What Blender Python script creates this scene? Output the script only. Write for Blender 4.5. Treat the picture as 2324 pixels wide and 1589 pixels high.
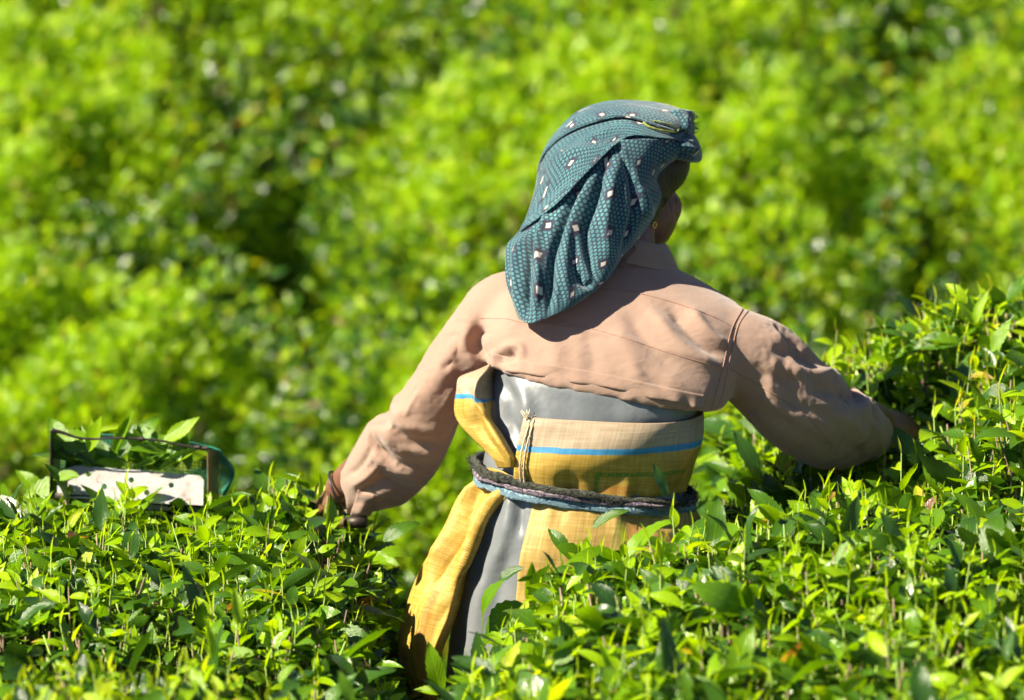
import bpy, bmesh, math, random
import numpy as np
from mathutils import Vector, Matrix
from mathutils.bvhtree import BVHTree

for o in list(bpy.data.objects):
    bpy.data.objects.remove(o, do_unlink=True)
SC = bpy.context.scene
COL = SC.collection
R = math.radians
rng = np.random.default_rng(7)
random.seed(7)

# ------------------------------------------------------------------ camera, world, sun, exposure
PITCH = R(10.0)
DIST = 8.4
TARGET = np.array([0.0, 0.0, 1.15])
FWD = np.array([0.0, math.cos(PITCH), -math.sin(PITCH)])
UPV = np.array([0.0, math.sin(PITCH), math.cos(PITCH)])
RGT = np.array([1.0, 0.0, 0.0])
CAM = TARGET - FWD * DIST
UNIT = 1550.0                       # measuring units per metre at DIST
CX, CY = 1162.0, 794.5

cam_data = bpy.data.cameras.new("camera")
cam_data.sensor_width = 36.0
cam_data.lens = 36.0 * DIST / (2 * CX / UNIT)
cam_data.clip_start = 0.1
cam_data.clip_end = 1000.0
cam_data.dof.use_dof = True
cam_data.dof.focus_distance = DIST - 0.12
cam_data.dof.aperture_fstop = 3.6
cam_data.dof.aperture_blades = 0
cam = bpy.data.objects.new("camera", cam_data)
COL.objects.link(cam)
cam.location = Vector(CAM)
cam.rotation_euler = (math.pi / 2 - PITCH, 0, 0)
SC.camera = cam

SUN_TO = np.array([-0.68, -0.29, 0.66])
SUN_TO = SUN_TO / np.linalg.norm(SUN_TO)
world = bpy.data.worlds.new("World")
SC.world = world
world.use_nodes = True
wn = world.node_tree
sky = wn.nodes.new("ShaderNodeTexSky")
sky.sky_type = 'NISHITA'
sky.sun_disc = False
sky.altitude = 1700.0                # high tea country: a deep, clear sky
sky.air_density = 0.6
sky.dust_density = 0.2
sky.sun_elevation = math.asin(SUN_TO[2])
sky.sun_rotation = math.atan2(SUN_TO[0], SUN_TO[1])
wn.links.new(sky.outputs[0], wn.nodes["Background"].inputs[0])
wn.nodes["Background"].inputs[1].default_value = 0.05
sun_data = bpy.data.lights.new("sun", 'SUN')
sun_data.energy = 5.0
sun_data.angle = R(0.53)
sun_data.color = (1.0, 0.88, 0.69)
sun = bpy.data.objects.new("sun", sun_data)
COL.objects.link(sun)
sun.rotation_euler = Vector(SUN_TO).to_track_quat('Z', 'Y').to_euler()

SC.view_settings.view_transform = 'Standard'
SC.view_settings.look = 'None'
SC.view_settings.exposure = 1.72
SC.view_settings.gamma = 1.0
SC.view_settings.use_curve_mapping = False
SC.cycles.use_denoising = True
SC.cycles.use_adaptive_sampling = True
SC.cycles.adaptive_threshold = 0.03
SC.cycles.max_bounces = 6
SC.cycles.diffuse_bounces = 3
SC.cycles.glossy_bounces = 2
SC.cycles.transmission_bounces = 6
SC.cycles.sample_clamp_indirect = 6.0


def W(dx, dy, y):
    """a measured direction and a real distance give a place in the field"""
    d = FWD * DIST + RGT * (dx - CX) / UNIT - UPV * (dy - CY) / UNIT
    s = (y - CAM[1]) / d[1]
    return CAM + d * s


def proj(P):
    v = np.asarray(P) - CAM
    z = v @ FWD
    return np.stack([CX + (v @ RGT) / z * DIST * UNIT, CY - (v @ UPV) / z * DIST * UNIT, z], -1)


# ------------------------------------------------------------------ helpers: objects
def tag(o, label=None, cat=None, group=None, kind=None):
    for k, v in (("label", label), ("category", cat), ("group", group), ("kind", kind)):
        if v:
            o[k] = v
    return o


def link(name, mesh, mat=None, parent=None):
    o = bpy.data.objects.new(name, mesh)
    COL.objects.link(o)
    if mat is not None and mesh is not None and len(mesh.materials) == 0:
        mesh.materials.append(mat)
    if parent is not None:
        o.parent = parent
    return o


def empty(name, loc):
    o = bpy.data.objects.new(name, None)
    COL.objects.link(o)
    o.location = Vector(loc)
    o.empty_display_size = 0.1
    return o


def attach(o, parent):
    """parent and keep the world place"""
    o.parent = parent
    o.matrix_parent_inverse = Matrix.Translation(parent.location).inverted()
    return o


def smooth(me):
    me.polygons.foreach_set("use_smooth", np.ones(len(me.polygons), dtype=bool))
    me.update()
    return me


def pydata(name, verts, faces, uv=None, sm=True):
    me = bpy.data.meshes.new(name)
    me.from_pydata([tuple(map(float, v)) for v in verts], [], [tuple(map(int, f)) for f in faces])
    if uv is not None:
        l = me.uv_layers.new(name="UVMap")
        idx = np.empty(len(me.loops), dtype=np.int32)
        me.loops.foreach_get("vertex_index", idx)
        l.data.foreach_set("uv", np.asarray(uv, dtype=np.float32)[idx].ravel())
    if sm:
        smooth(me)
    me.update()
    return me


def trimesh(name, V, F, uv=None, tint=None, sm=True):
    me = bpy.data.meshes.new(name)
    V = np.asarray(V, dtype=np.float32); F = np.asarray(F, dtype=np.int32)
    me.vertices.add(len(V)); me.vertices.foreach_set("co", V.ravel())
    me.loops.add(F.size); me.loops.foreach_set("vertex_index", F.ravel())
    me.polygons.add(len(F))
    me.polygons.foreach_set("loop_start", np.arange(0, F.size, 3, dtype=np.int32))
    me.update(calc_edges=True)
    if uv is not None:
        l = me.uv_layers.new(name="UVMap")
        l.data.foreach_set("uv", np.asarray(uv, dtype=np.float32)[F.ravel()].ravel())
    if tint is not None:
        a = me.attributes.new("tint", 'FLOAT', 'POINT')
        a.data.foreach_set("value", np.asarray(tint, dtype=np.float32))
    if sm:
        smooth(me)
    return me


# ------------------------------------------------------------------ helpers: materials
class NT:
    def __init__(self, name):
        self.m = bpy.data.materials.new(name)
        self.m.use_nodes = True
        self.t = self.m.node_tree
        self.n = self.t.nodes
        self.bsdf = self.n["Principled BSDF"]
        self.out = self.n["Material Output"]

    def new(self, typ, **kw):
        x = self.n.new(typ)
        for k, v in kw.items():
            setattr(x, k, v)
        return x

    def set(self, sock, v):
        if hasattr(v, "is_output"):
            self.t.links.new(v, sock)
        elif v is not None:
            sock.default_value = v

    def math(self, op, a, b=None, c=None, clamp=False):
        x = self.new("ShaderNodeMath", operation=op)
        x.use_clamp = clamp
        self.set(x.inputs[0], a); self.set(x.inputs[1], b)
        if c is not None:
            self.set(x.inputs[2], c)
        return x.outputs[0]

    def sstep(self, v, lo, hi):
        x = self.new("ShaderNodeMapRange", interpolation_type='SMOOTHSTEP')
        self.set(x.inputs[0], v)
        x.inputs[1].default_value = lo; x.inputs[2].default_value = hi
        return x.outputs[0]

    def mix(self, f, a, b):
        x = self.new("ShaderNodeMix", data_type='RGBA')
        self.set(x.inputs[0], f)
        self.set(x.inputs[6], a if hasattr(a, "is_output") else (*a, 1))
        self.set(x.inputs[7], b if hasattr(b, "is_output") else (*b, 1))
        return x.outputs[2]

    def ramp(self, f, stops):
        x = self.new("ShaderNodeValToRGB")
        while len(x.color_ramp.elements) < len(stops):
            x.color_ramp.elements.new(0.5)
        for e, (p, c) in zip(x.color_ramp.elements, stops):
            e.position = p; e.color = (*c, 1)
        self.set(x.inputs[0], f)
        return x.outputs[0]

    def noise(self, vec, scale, detail=3.0, rough=0.5):
        x = self.new("ShaderNodeTexNoise")
        if vec is not None:
            self.set(x.inputs["Vector"], vec)
        x.inputs["Scale"].default_value = scale
        x.inputs["Detail"].default_value = detail
        x.inputs["Roughness"].default_value = rough
        return x.outputs["Fac"]

    def obj(self):
        return self.new("ShaderNodeTexCoord").outputs["Object"]

    def uv(self):
        u = self.new("ShaderNodeTexCoord").outputs["UV"]
        s = self.new("ShaderNodeSeparateXYZ")
        self.set(s.inputs[0], u)
        return u, s.outputs[0], s.outputs[1]

    def bump(self, h, strength=0.3, dist=0.001, nrm=None):
        x = self.new("ShaderNodeBump")
        x.inputs["Strength"].default_value = strength
        x.inputs["Distance"].default_value = dist
        self.set(x.inputs["Height"], h)
        if nrm is not None:
            self.set(x.inputs["Normal"], nrm)
        return x.outputs[0]

    def p(self, **kw):
        for k, v in kw.items():
            s = self.bsdf.inputs[k.replace("_", " ")]
            if isinstance(v, tuple) and len(v) == 3:
                v = (*v, 1)
            self.set(s, v)
        return self


def simple(name, col, rough=0.6, metal=0.0, nscale=20, var=0.25, bump=0.0, bscale=200, spec=0.5):
    t = NT(name)
    o = t.obj()
    n = t.noise(o, nscale, 4, 0.6)
    c = t.ramp(n, [(0.25, tuple(x * (1 - var) for x in col)), (0.75, tuple(min(1, x * (1 + var)) for x in col))])
    t.p(Base_Color=c, Roughness=rough, Metallic=metal, Specular_IOR_Level=spec)
    if bump:
        t.p(Normal=t.bump(t.noise(o, bscale, 3), bump, 0.002))
    return t.m


def leaf_material(name, stops, trans, rough):
    t = NT(name)
    uv, u, v = t.uv()
    a = t.new("ShaderNodeAttribute"); a.attribute_name = "tint"
    tint = a.outputs["Fac"]
    o = t.obj()
    jit = t.math('MULTIPLY_ADD', t.noise(o, 45, 2), 0.16, -0.08)
    col = t.ramp(t.math('ADD', tint, jit, clamp=True), stops)
    au = t.math('ABSOLUTE', t.math('SUBTRACT', u, 0.5))
    rib = t.sstep(au, 0.05, 0.015)
    ph = t.math('MULTIPLY_ADD', v, 46.0, t.math('MULTIPLY', au, -34.0))
    vein = t.sstep(t.math('SINE', ph), 0.82, 1.0)
    lines = t.math('MAXIMUM', rib, t.math('MULTIPLY', vein, 0.45))
    hsv = t.new("ShaderNodeHueSaturation"); hsv.inputs["Value"].default_value = 1.5
    hsv.inputs["Saturation"].default_value = 1.0
    t.set(hsv.inputs["Color"], col)
    col = t.mix(t.math('MULTIPLY', lines, 0.45), col, hsv.outputs[0])
    h = t.math('SUBTRACT', t.math('MULTIPLY', t.math('SINE', ph), 0.35), t.math('MULTIPLY', lines, 0.8))
    h = t.math('ADD', h, t.math('MULTIPLY', t.noise(o, 160, 2), 0.9))
    nrm = t.bump(h, 0.35, 0.0012)
    t.p(Base_Color=col, Roughness=rough, Specular_IOR_Level=t.math('MULTIPLY_ADD', tint, -0.3, 0.65), Normal=nrm)
    tr = t.new("ShaderNodeBsdfTranslucent")
    g = t.new("ShaderNodeMix", data_type='RGBA', blend_type='MULTIPLY')
    g.inputs[0].default_value = 1.0
    t.set(g.inputs[6], col); g.inputs[7].default_value = (1.9, 1.8, 0.35, 1)
    t.set(tr.inputs[0], g.outputs[2]); t.set(tr.inputs["Normal"], nrm)
    ms = t.new("ShaderNodeMixShader")
    t.set(ms.inputs[0], t.math('MULTIPLY_ADD', tint, trans * 0.75, trans * 0.45))
    t.t.links.new(t.bsdf.outputs[0], ms.inputs[1]); t.t.links.new(tr.outputs[0], ms.inputs[2])
    t.t.links.new(ms.outputs[0], t.out.inputs[0])
    return t.m


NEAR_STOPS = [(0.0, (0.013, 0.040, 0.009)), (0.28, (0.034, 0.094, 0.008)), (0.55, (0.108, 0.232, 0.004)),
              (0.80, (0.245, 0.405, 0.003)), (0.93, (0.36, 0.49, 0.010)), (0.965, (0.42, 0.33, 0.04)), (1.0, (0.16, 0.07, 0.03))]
FAR_STOPS = [(0.0, (0.012, 0.042, 0.008)), (0.28, (0.034, 0.100, 0.007)), (0.55, (0.120, 0.250, 0.003)),
             (0.80, (0.272, 0.435, 0.002)), (0.93, (0.38, 0.52, 0.008)), (0.965, (0.42, 0.33, 0.04)), (1.0, (0.16, 0.07, 0.03))]
M_LEAF = leaf_material("tea_leaf", NEAR_STOPS, 0.42, 0.24)
M_BGLEAF = leaf_material("hillside_tea_leaf", FAR_STOPS, 0.46, 0.23)


def stem_material():
    t = NT("tea_stem")
    a = t.new("ShaderNodeAttribute"); a.attribute_name = "tint"
    c = t.ramp(a.outputs["Fac"], [(0.0, (0.10, 0.06, 0.04)), (0.45, (0.20, 0.14, 0.085)), (0.6, (0.16, 0.26, 0.04)), (1.0, (0.27, 0.40, 0.06))])
    t.p(Base_Color=c, Roughness=0.6)
    return t.m


M_STEM = stem_material()
M_BARK = simple("bark", (0.13, 0.095, 0.065), 0.9, nscale=60, var=0.5, bump=0.6, bscale=120)


def soil_material():
    t = NT("soil")
    o = t.obj()
    c = t.ramp(t.noise(o, 9, 6, 0.65), [(0.3, (0.035, 0.022, 0.014)), (0.7, (0.09, 0.055, 0.032))])
    t.p(Base_Color=c, Roughness=0.95, Normal=t.bump(t.noise(o, 40, 5, 0.7), 0.8, 0.03))
    return t.m


M_SOIL = soil_material()


def cloth_material(name, col, col2, weave=1400.0, rough=0.85, sheen=0.3):
    t = NT(name)
    o = t.obj()
    n = t.noise(o, 7, 5, 0.6)
    c = t.ramp(n, [(0.3, col), (0.7, col2)])
    f = t.noise(o, 55, 4, 0.65)
    c = t.mix(t.math('MULTIPLY', t.sstep(f, 0.62, 0.8), 0.25), c, tuple(x * 0.6 for x in col))
    c = t.mix(t.math('MULTIPLY', t.sstep(t.noise(o, 190, 1), 0.80, 0.84), 0.7), c, (0.06, 0.03, 0.02))
    s = t.new("ShaderNodeSeparateXYZ"); t.set(s.inputs[0], o)
    w = t.math('ADD', t.math('SINE', t.math('MULTIPLY', s.outputs[0], weave * 3)), t.math('SINE', t.math('MULTIPLY', s.outputs[2], weave * 3)))
    st = t.noise(o, 11, 4, 0.7)
    c = t.mix(t.math('MULTIPLY', t.sstep(st, 0.56, 0.70), 0.30), c, tuple(x * 0.66 for x in col))
    mpc = t.new("ShaderNodeMapping"); t.set(mpc.inputs[0], o); mpc.inputs["Scale"].default_value = (16, 16, 26); mpc.inputs["Rotation"].default_value = (0.3, 0.5, 0.2)
    rid = t.math('SUBTRACT', 1.0, t.math('ABSOLUTE', t.math('MULTIPLY_ADD', t.noise(mpc.outputs[0], 1.0, 3, 0.55), 4.0, -2.0)))
    cr = t.math('ADD', t.math('MULTIPLY', t.noise(o, 34, 5, 0.62), 0.8), t.math('MAXIMUM', rid, 0.0))
    b1 = t.bump(cr, 0.20, 0.005)
    nrm = t.bump(t.math('ADD', w, t.math('MULTIPLY', t.noise(o, 700, 2), 3.0)), 0.16, 0.0005, b1)
    t.p(Base_Color=c, Roughness=rough, Normal=nrm, Specular_IOR_Level=0.25)
    t.bsdf.inputs["Sheen Weight"].default_value = sheen
    t.bsdf.inputs["Sheen Roughness"].default_value = 0.5
    tr = t.new("ShaderNodeBsdfTranslucent")                       # thin cotton lets warm light through
    g = t.new("ShaderNodeMix", data_type='RGBA', blend_type='MULTIPLY'); g.inputs[0].default_value = 1.0
    t.set(g.inputs[6], c); g.inputs[7].default_value = (2.2, 1.6, 1.1, 1)
    t.set(tr.inputs[0], g.outputs[2])
    ms = t.new("ShaderNodeMixShader"); ms.inputs[0].default_value = 0.22
    t.t.links.new(t.bsdf.outputs[0], ms.inputs[1]); t.t.links.new(tr.outputs[0], ms.inputs[2])
    t.t.links.new(ms.outputs[0], t.out.inputs[0])
    return t.m


M_SHIRT = cloth_material("faded_pink_cotton", (0.295, 0.200, 0.152), (0.350, 0.242, 0.188))
M_SEAM = simple("seam_thread", (0.30, 0.17, 0.125), 0.9, nscale=300, var=0.3)
M_SKIN = NT("skin")
_o = M_SKIN.obj()
M_SKIN.p(Base_Color=M_SKIN.ramp(M_SKIN.noise(_o, 40, 4), [(0.3, (0.105, 0.045, 0.028)), (0.7, (0.16, 0.072, 0.045))]), Roughness=0.5,
         Normal=M_SKIN.bump(M_SKIN.noise(_o, 350, 3), 0.2, 0.001))
M_SKIN.bsdf.inputs["Subsurface Weight"].default_value = 0.08
M_SKIN.bsdf.inputs["Subsurface Radius"].default_value = (0.01, 0.004, 0.002)
M_SKIN = M_SKIN.m


def hair_material():
    t = NT("black_hair")
    o = t.obj()
    mp = t.new("ShaderNodeMapping"); t.set(mp.inputs[0], o)
    mp.inputs["Scale"].default_value = (500, 60, 90)
    n = t.noise(mp.outputs[0], 1.0, 3)
    t.p(Base_Color=t.ramp(n, [(0.3, (0.004, 0.0035, 0.0035)), (0.7, (0.012, 0.010, 0.009))]), Roughness=0.6, Normal=t.bump(n, 0.8, 0.003))
    return t.m


M_HAIR = hair_material()


def scarf_material():
    t = NT("printed_teal_scarf")
    uv, u, v = t.uv()
    p = 0.0062
    gx = t.math('DIVIDE', u, p)
    colm = t.math('FLOOR', gx)
    odd = t.math('MULTIPLY', t.math('FLOORED_MODULO', colm, 2.0), 0.5)
    gy = t.math('ADD', t.math('DIVIDE', v, p * 1.2), odd)
    fx = t.math('SUBTRACT', t.math('FRACT', gx), 0.5)
    fy = t.math('SUBTRACT', t.math('FRACT', gy), 0.5)
    r = t.math('SQRT', t.math('ADD', t.math('MULTIPLY', fx, fx), t.math('MULTIPLY', t.math('MULTIPLY', fy, fy), 1.3)))
    ring = t.sstep(t.math('ABSOLUTE', t.math('SUBTRACT', r, 0.27)), 0.10, 0.03)
    sl = t.math('ABSOLUTE', t.math('ADD', t.math('MULTIPLY', fx, 0.8), t.math('MULTIPLY', fy, 0.6)))
    slash = t.math('MULTIPLY', t.sstep(sl, 0.09, 0.03), t.sstep(r, 0.30, 0.24))
    motif = t.math('MAXIMUM', ring, slash)
    o = t.obj()
    paleness = t.noise(o, 22, 4, 0.6)
    base = t.ramp(paleness, [(0.3, (0.006, 0.020, 0.038)), (0.7, (0.014, 0.042, 0.062))])
    teal = t.ramp(paleness, [(0.3, (0.042, 0.175, 0.205)), (0.7, (0.11, 0.31, 0.325))])
    c = t.mix(t.math('MULTIPLY', motif, 0.85), base, teal)
    # woven pale lozenges with a dark halo
    q = 0.050
    u = t.math('ADD', u, t.math('MULTIPLY_ADD', t.noise(uv, 14, 1), 0.03, -0.015))
    v = t.math('ADD', v, t.math('MULTIPLY_ADD', t.noise(uv, 17, 1), 0.03, -0.015))
    hx = t.math('DIVIDE', t.math('ADD', u, t.math('MULTIPLY', v, 0.22)), q)
    ho = t.math('MULTIPLY', t.math('FLOORED_MODULO', t.math('FLOOR', hx), 2.0), 0.5)
    hy = t.math('ADD', t.math('DIVIDE', v, q * 1.15), ho)
    ax = t.math('ABSOLUTE', t.math('SUBTRACT', t.math('FRACT', hx), 0.5))
    ay = t.math('ABSOLUTE', t.math('SUBTRACT', t.math('FRACT', hy), 0.5))
    m1 = t.math('MAXIMUM', ax, t.math('MULTIPLY', ay, 0.85))
    halo = t.sstep(t.math('MAXIMUM', t.math('MULTIPLY', ax, 0.75), t.math('MULTIPLY', ay, 0.62)), 0.135, 0.09)
    white = t.sstep(m1, 0.082, 0.050)
    c = t.mix(halo, c, (0.012, 0.014, 0.035))
    c = t.mix(white, c, (0.46, 0.43, 0.37))
    wv = t.math('ADD', t.math('SINE', t.math('MULTIPLY', u, 9000.0)), t.math('SINE', t.math('MULTIPLY', v, 9000.0)))
    nrm = t.bump(t.noise(o, 60, 5, 0.6), 0.35, 0.003)
    nrm = t.bump(wv, 0.1, 0.0004, nrm)
    t.p(Base_Color=c, Roughness=0.8, Normal=nrm, Specular_IOR_Level=0.3)
    t.bsdf.inputs["Sheen Weight"].default_value = 0.25
    return t.m


M_SCARF = scarf_material()
M_SELVEDGE = simple("yellow_green_selvedge", (0.20, 0.23, 0.05), 0.8, nscale=150, var=0.6, bump=0.5, bscale=500)
M_FRAY = simple("scarf_fringe", (0.05, 0.13, 0.15), 0.9)


def sack_material(name, band, prints, paleness=0.0):
    """woven plastic sacking: u along, v down from the hem, both in metres"""
    t = NT(name)
    uv, u, v = t.uv()
    o = t.obj()
    wp = 0.0015
    k = math.pi / wp
    wu = t.math('SINE', t.math('MULTIPLY', u, k)); wv = t.math('SINE', t.math('MULTIPLY', v, k))
    chk = t.math('MULTIPLY', wu, wv)
    mp = t.new("ShaderNodeMapping"); t.set(mp.inputs[0], uv); mp.inputs["Scale"].default_value = (18, 330, 1)
    ln = t.noise(mp.outputs[0], 1.0, 3)
    mp2 = t.new("ShaderNodeMapping"); t.set(mp2.inputs[0], uv); mp2.inputs["Scale"].default_value = (330, 18, 1)
    ln2 = t.noise(mp2.outputs[0], 1.0, 3)
    tone = t.math('MULTIPLY_ADD', t.math('ADD', ln, ln2), 0.55, t.math('MULTIPLY', chk, 0.14))
    yel = t.ramp(tone, [(0.25, (0.26, 0.14, 0.018)), (0.55, (0.50, 0.32, 0.05)), (0.85, (0.66, 0.51, 0.18))])
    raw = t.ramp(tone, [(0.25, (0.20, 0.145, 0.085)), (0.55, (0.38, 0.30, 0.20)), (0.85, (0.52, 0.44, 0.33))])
    blu = t.ramp(tone, [(0.25, (0.02, 0.14, 0.30)), (0.7, (0.05, 0.30, 0.55))])
    c = t.mix(paleness, yel, raw) if paleness else yel
    if band:
        wob = t.math('ADD', v, t.math('MULTIPLY', t.math('SUBTRACT', t.noise(uv, 40, 2), 0.5), 0.003))
        c = t.mix(t.sstep(wob, band[1] + 0.0006, band[1] - 0.0006), c, blu)
        c = t.mix(t.sstep(wob, band[0] + 0.0006, band[0] - 0.0006), c, raw)
    worn = t.noise(uv, 260, 3, 0.7)

    def box(u0, u1, v0, v1):
        a = t.math('MULTIPLY', t.sstep(u, u0 - 0.001, u0 + 0.001), t.sstep(u, u1 + 0.001, u1 - 0.001))
        b = t.math('MULTIPLY', t.sstep(v, v0 - 0.001, v0 + 0.001), t.sstep(v, v1 + 0.001, v1 - 0.001))
        return t.math('MULTIPLY', t.math('MULTIPLY', a, b), t.sstep(worn, 0.36, 0.52))
    for (bx, pc, s) in prints:
        c = t.mix(t.math('MULTIPLY', box(*bx), s), c, pc)
    dirt = t.noise(o, 14, 5, 0.6)
    c = t.mix(t.math('MULTIPLY', t.sstep(dirt, 0.5, 0.75), 0.35), c, (0.20, 0.13, 0.06))
    nrm = t.bump(t.noise(o, 70, 4), 0.35, 0.004)
    nrm = t.bump(t.math('ADD', t.math('MULTIPLY', chk, 0.6), t.math('MULTIPLY', t.math('ADD', ln, ln2), 1.6)), 0.4, 0.0008, nrm)
    t.p(Base_Color=c, Roughness=0.48, Normal=nrm, Specular_IOR_Level=0.4)
    tr = t.new("ShaderNodeBsdfTranslucent"); t.set(tr.inputs[0], c)
    ms = t.new("ShaderNodeMixShader"); ms.inputs[0].default_value = 0.22
    t.t.links.new(t.bsdf.outputs[0], ms.inputs[1]); t.t.links.new(tr.outputs[0], ms.inputs[2])
    t.t.links.new(ms.outputs[0], t.out.inputs[0])
    return t.m


GREENP, REDP = (0.10, 0.24, 0.03), (0.42, 0.13, 0.03)
M_SACK = sack_material("yellow_sacking", (0.036, 0.044), [
    ((0.122, 0.28, 0.069, 0.075), GREENP, 0.95), ((0.122, 0.129, 0.069, 0.115), GREENP, 0.95),
    ((0.138, 0.18, 0.088, 0.098), REDP, 0.55), ((0.215, 0.29, 0.084, 0.093), REDP, 0.45),
    ((0.205, 0.28, 0.108, 0.116), REDP, 0.4), ((0.130, 0.140, 0.140, 0.22), GREENP, 0.5), ((0.150, 0.164, 0.140, 0.22), REDP, 0.5)])
M_SACKLOW = sack_material("sunlit_yellow_sacking", None, [((0.130, 0.140, 0.140, 0.24), GREENP, 0.5), ((0.150, 0.164, 0.140, 0.24), REDP, 0.5)], 0.22)  # same sacking mixed paler: strong sun on the lower piece painted into its colour
M_SACK2 = sack_material("yellow_sacking_strip", (0.064, 0.071), [])
M_SACK3 = sack_material("yellow_sacking_tail", None, [((0.055, 0.065, 0.14, 0.40), GREENP, 0.6), ((0.075, 0.088, 0.20, 0.42), REDP, 0.5)])


def apron_material():
    t = NT("grey_rubber_sheet")
    o = t.obj()
    n = t.noise(o, 9, 5, 0.6)
    c = t.ramp(n, [(0.3, (0.105, 0.117, 0.126)), (0.7, (0.15, 0.166, 0.177))])
    sp = t.noise(o, 130, 3, 0.6)
    c = t.mix(t.math('MULTIPLY', t.sstep(sp, 0.66, 0.74), 0.35), c, (0.28, 0.27, 0.24))
    t.p(Base_Color=c, Roughness=t.math('MULTIPLY_ADD', n, 0.2, 0.33), Specular_IOR_Level=0.5, Normal=t.bump(t.noise(o, 16, 3, 0.5), 0.35, 0.012))
    return t.m


M_APRON = apron_material()


def rope_material(name, a, b, c3):
    t = NT(name)
    uv, u, v = t.uv()
    o = t.obj()
    wn_ = t.math('MULTIPLY', t.noise(o, 60, 3), 26.0)
    w = t.math('SINE', t.math('ADD', t.math('ADD', t.math('MULTIPLY', u, 130.0), wn_), t.math('MULTIPLY', v, 25.0)))
    col = t.ramp(t.math('ADD', t.math('MULTIPLY_ADD', w, 0.22, 0.5), t.math('MULTIPLY_ADD', t.noise(o, 240, 3), 0.5, -0.25)), [(0.2, a), (0.5, b), (0.85, c3)])
    t.p(Base_Color=col, Roughness=0.95, Normal=t.bump(t.math('ADD', w, t.math('MULTIPLY', t.noise(o, 420, 4, 0.7), 5.0)), 0.8, 0.002))
    return t.m


M_ROPE = rope_material("dark_rope", (0.018, 0.022, 0.017), (0.045, 0.052, 0.04), (0.10, 0.105, 0.08))
M_LILAC = rope_material("lilac_cloth_cord", (0.09, 0.07, 0.13), (0.20, 0.16, 0.23), (0.48, 0.40, 0.40))
M_BLUE = rope_material("pale_blue_band", (0.10, 0.19, 0.27), (0.17, 0.30, 0.40), (0.32, 0.45, 0.52))
M_GOLD = simple("gold", (0.8, 0.5, 0.12), 0.3, 1.0)
M_BLACK = simple("black_rubber", (0.012, 0.012, 0.014), 0.4)


def plate_material():
    t = NT("rusty_white_plate")
    o = t.obj()
    n = t.noise(o, 48, 6, 0.7)
    c = t.ramp(n, [(0.40, (0.37, 0.37, 0.375)), (0.58, (0.31, 0.295, 0.28)), (0.70, (0.17, 0.11, 0.075))])
    t.p(Base_Color=c, Roughness=0.42, Metallic=0.15, Normal=t.bump(n, 0.2, 0.002))
    return t.m


M_PLATE = plate_material()
M_IRON = simple("dark_iron", (0.05, 0.04, 0.035), 0.5, 0.7, nscale=90, var=0.5)
M_RUST = simple("brown_rusty_steel", (0.20, 0.13, 0.07), 0.5, 0.5, nscale=60, var=0.5)
M_NET = simple("green_net", (0.01, 0.17, 0.11), 0.6)
M_WOOD = simple("worn_wood", (0.28, 0.17, 0.09), 0.6, nscale=40, var=0.35)
M_STEEL = simple("bright_steel", (0.5, 0.52, 0.58), 0.3, 0.9)
M_EYE = simple("eye_white", (0.7, 0.66, 0.6), 0.2)

# ------------------------------------------------------------------ ground: terrace, dip and hillside
def ground_z(x, y):
    x = np.asarray(x, float); y = np.asarray(y, float)
    def ss(a, b, t):
        k = np.clip((t - a) / (b - a), 0, 1)
        return k * k * (3 - 2 * k)
    z = -0.62 * ss(0.9, 2.2, y)
    up = np.clip(y - 2.9, 0, None)
    z = z + 0.40 * np.where(up < 26, up, 26 + (up - 26) * 0.25)
    return z


gx = np.concatenate([np.linspace(-300, -12, 18), np.linspace(-10, 10, 61), np.linspace(12, 300, 18)])
gy = np.concatenate([np.linspace(-60, -4, 10), np.linspace(-3, 16, 96), np.linspace(18, 400, 30)])
GX, GY = np.meshgrid(gx, gy)
GZ = ground_z(GX, GY) + 0.02 * np.sin(GX * 5.1 + GY * 3.3) * np.sin(GY * 6.7)
nx, ny = len(gx), len(gy)
gf = [(j * nx + i, j * nx + i + 1, (j + 1) * nx + i + 1, (j + 1) * nx + i) for j in range(ny - 1) for i in range(nx - 1)]
ground = link("ground", pydata("ground", np.stack([GX.ravel(), GY.ravel(), GZ.ravel()], 1), gf), M_SOIL)
tag(ground, "brown soil of the terrace and hillside under the bushes", kind="structure")


# ------------------------------------------------------------------ leaves
def unit(a):
    return a / np.maximum(np.linalg.norm(a, axis=-1, keepdims=True), 1e-9)


def leaf_topology(n):
    """base, n stations of (left, middle, right), tip"""
    t = np.linspace(0, 1, n + 2)
    F = []
    s = lambda i, j: 1 + i * 3 + j
    tip = 1 + 3 * n
    F += [(0, s(0, 1), s(0, 0)), (0, s(0, 2), s(0, 1))]
    for i in range(n - 1):
        for j in (0, 1):
            a, b, c, d = s(i, j), s(i, j + 1), s(i + 1, j + 1), s(i + 1, j)
            F += [(a, b, c), (a, c, d)]
    F += [(s(n - 1, 0), s(n - 1, 1), tip), (s(n - 1, 1), s(n - 1, 2), tip)]
    tt = np.concatenate([[0], np.repeat(t[1:-1], 3), [1]])
    side = np.concatenate([[0], np.tile([-1, 0, 1], n), [0]])
    return tt, side, np.array(F, dtype=np.int32)


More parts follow.
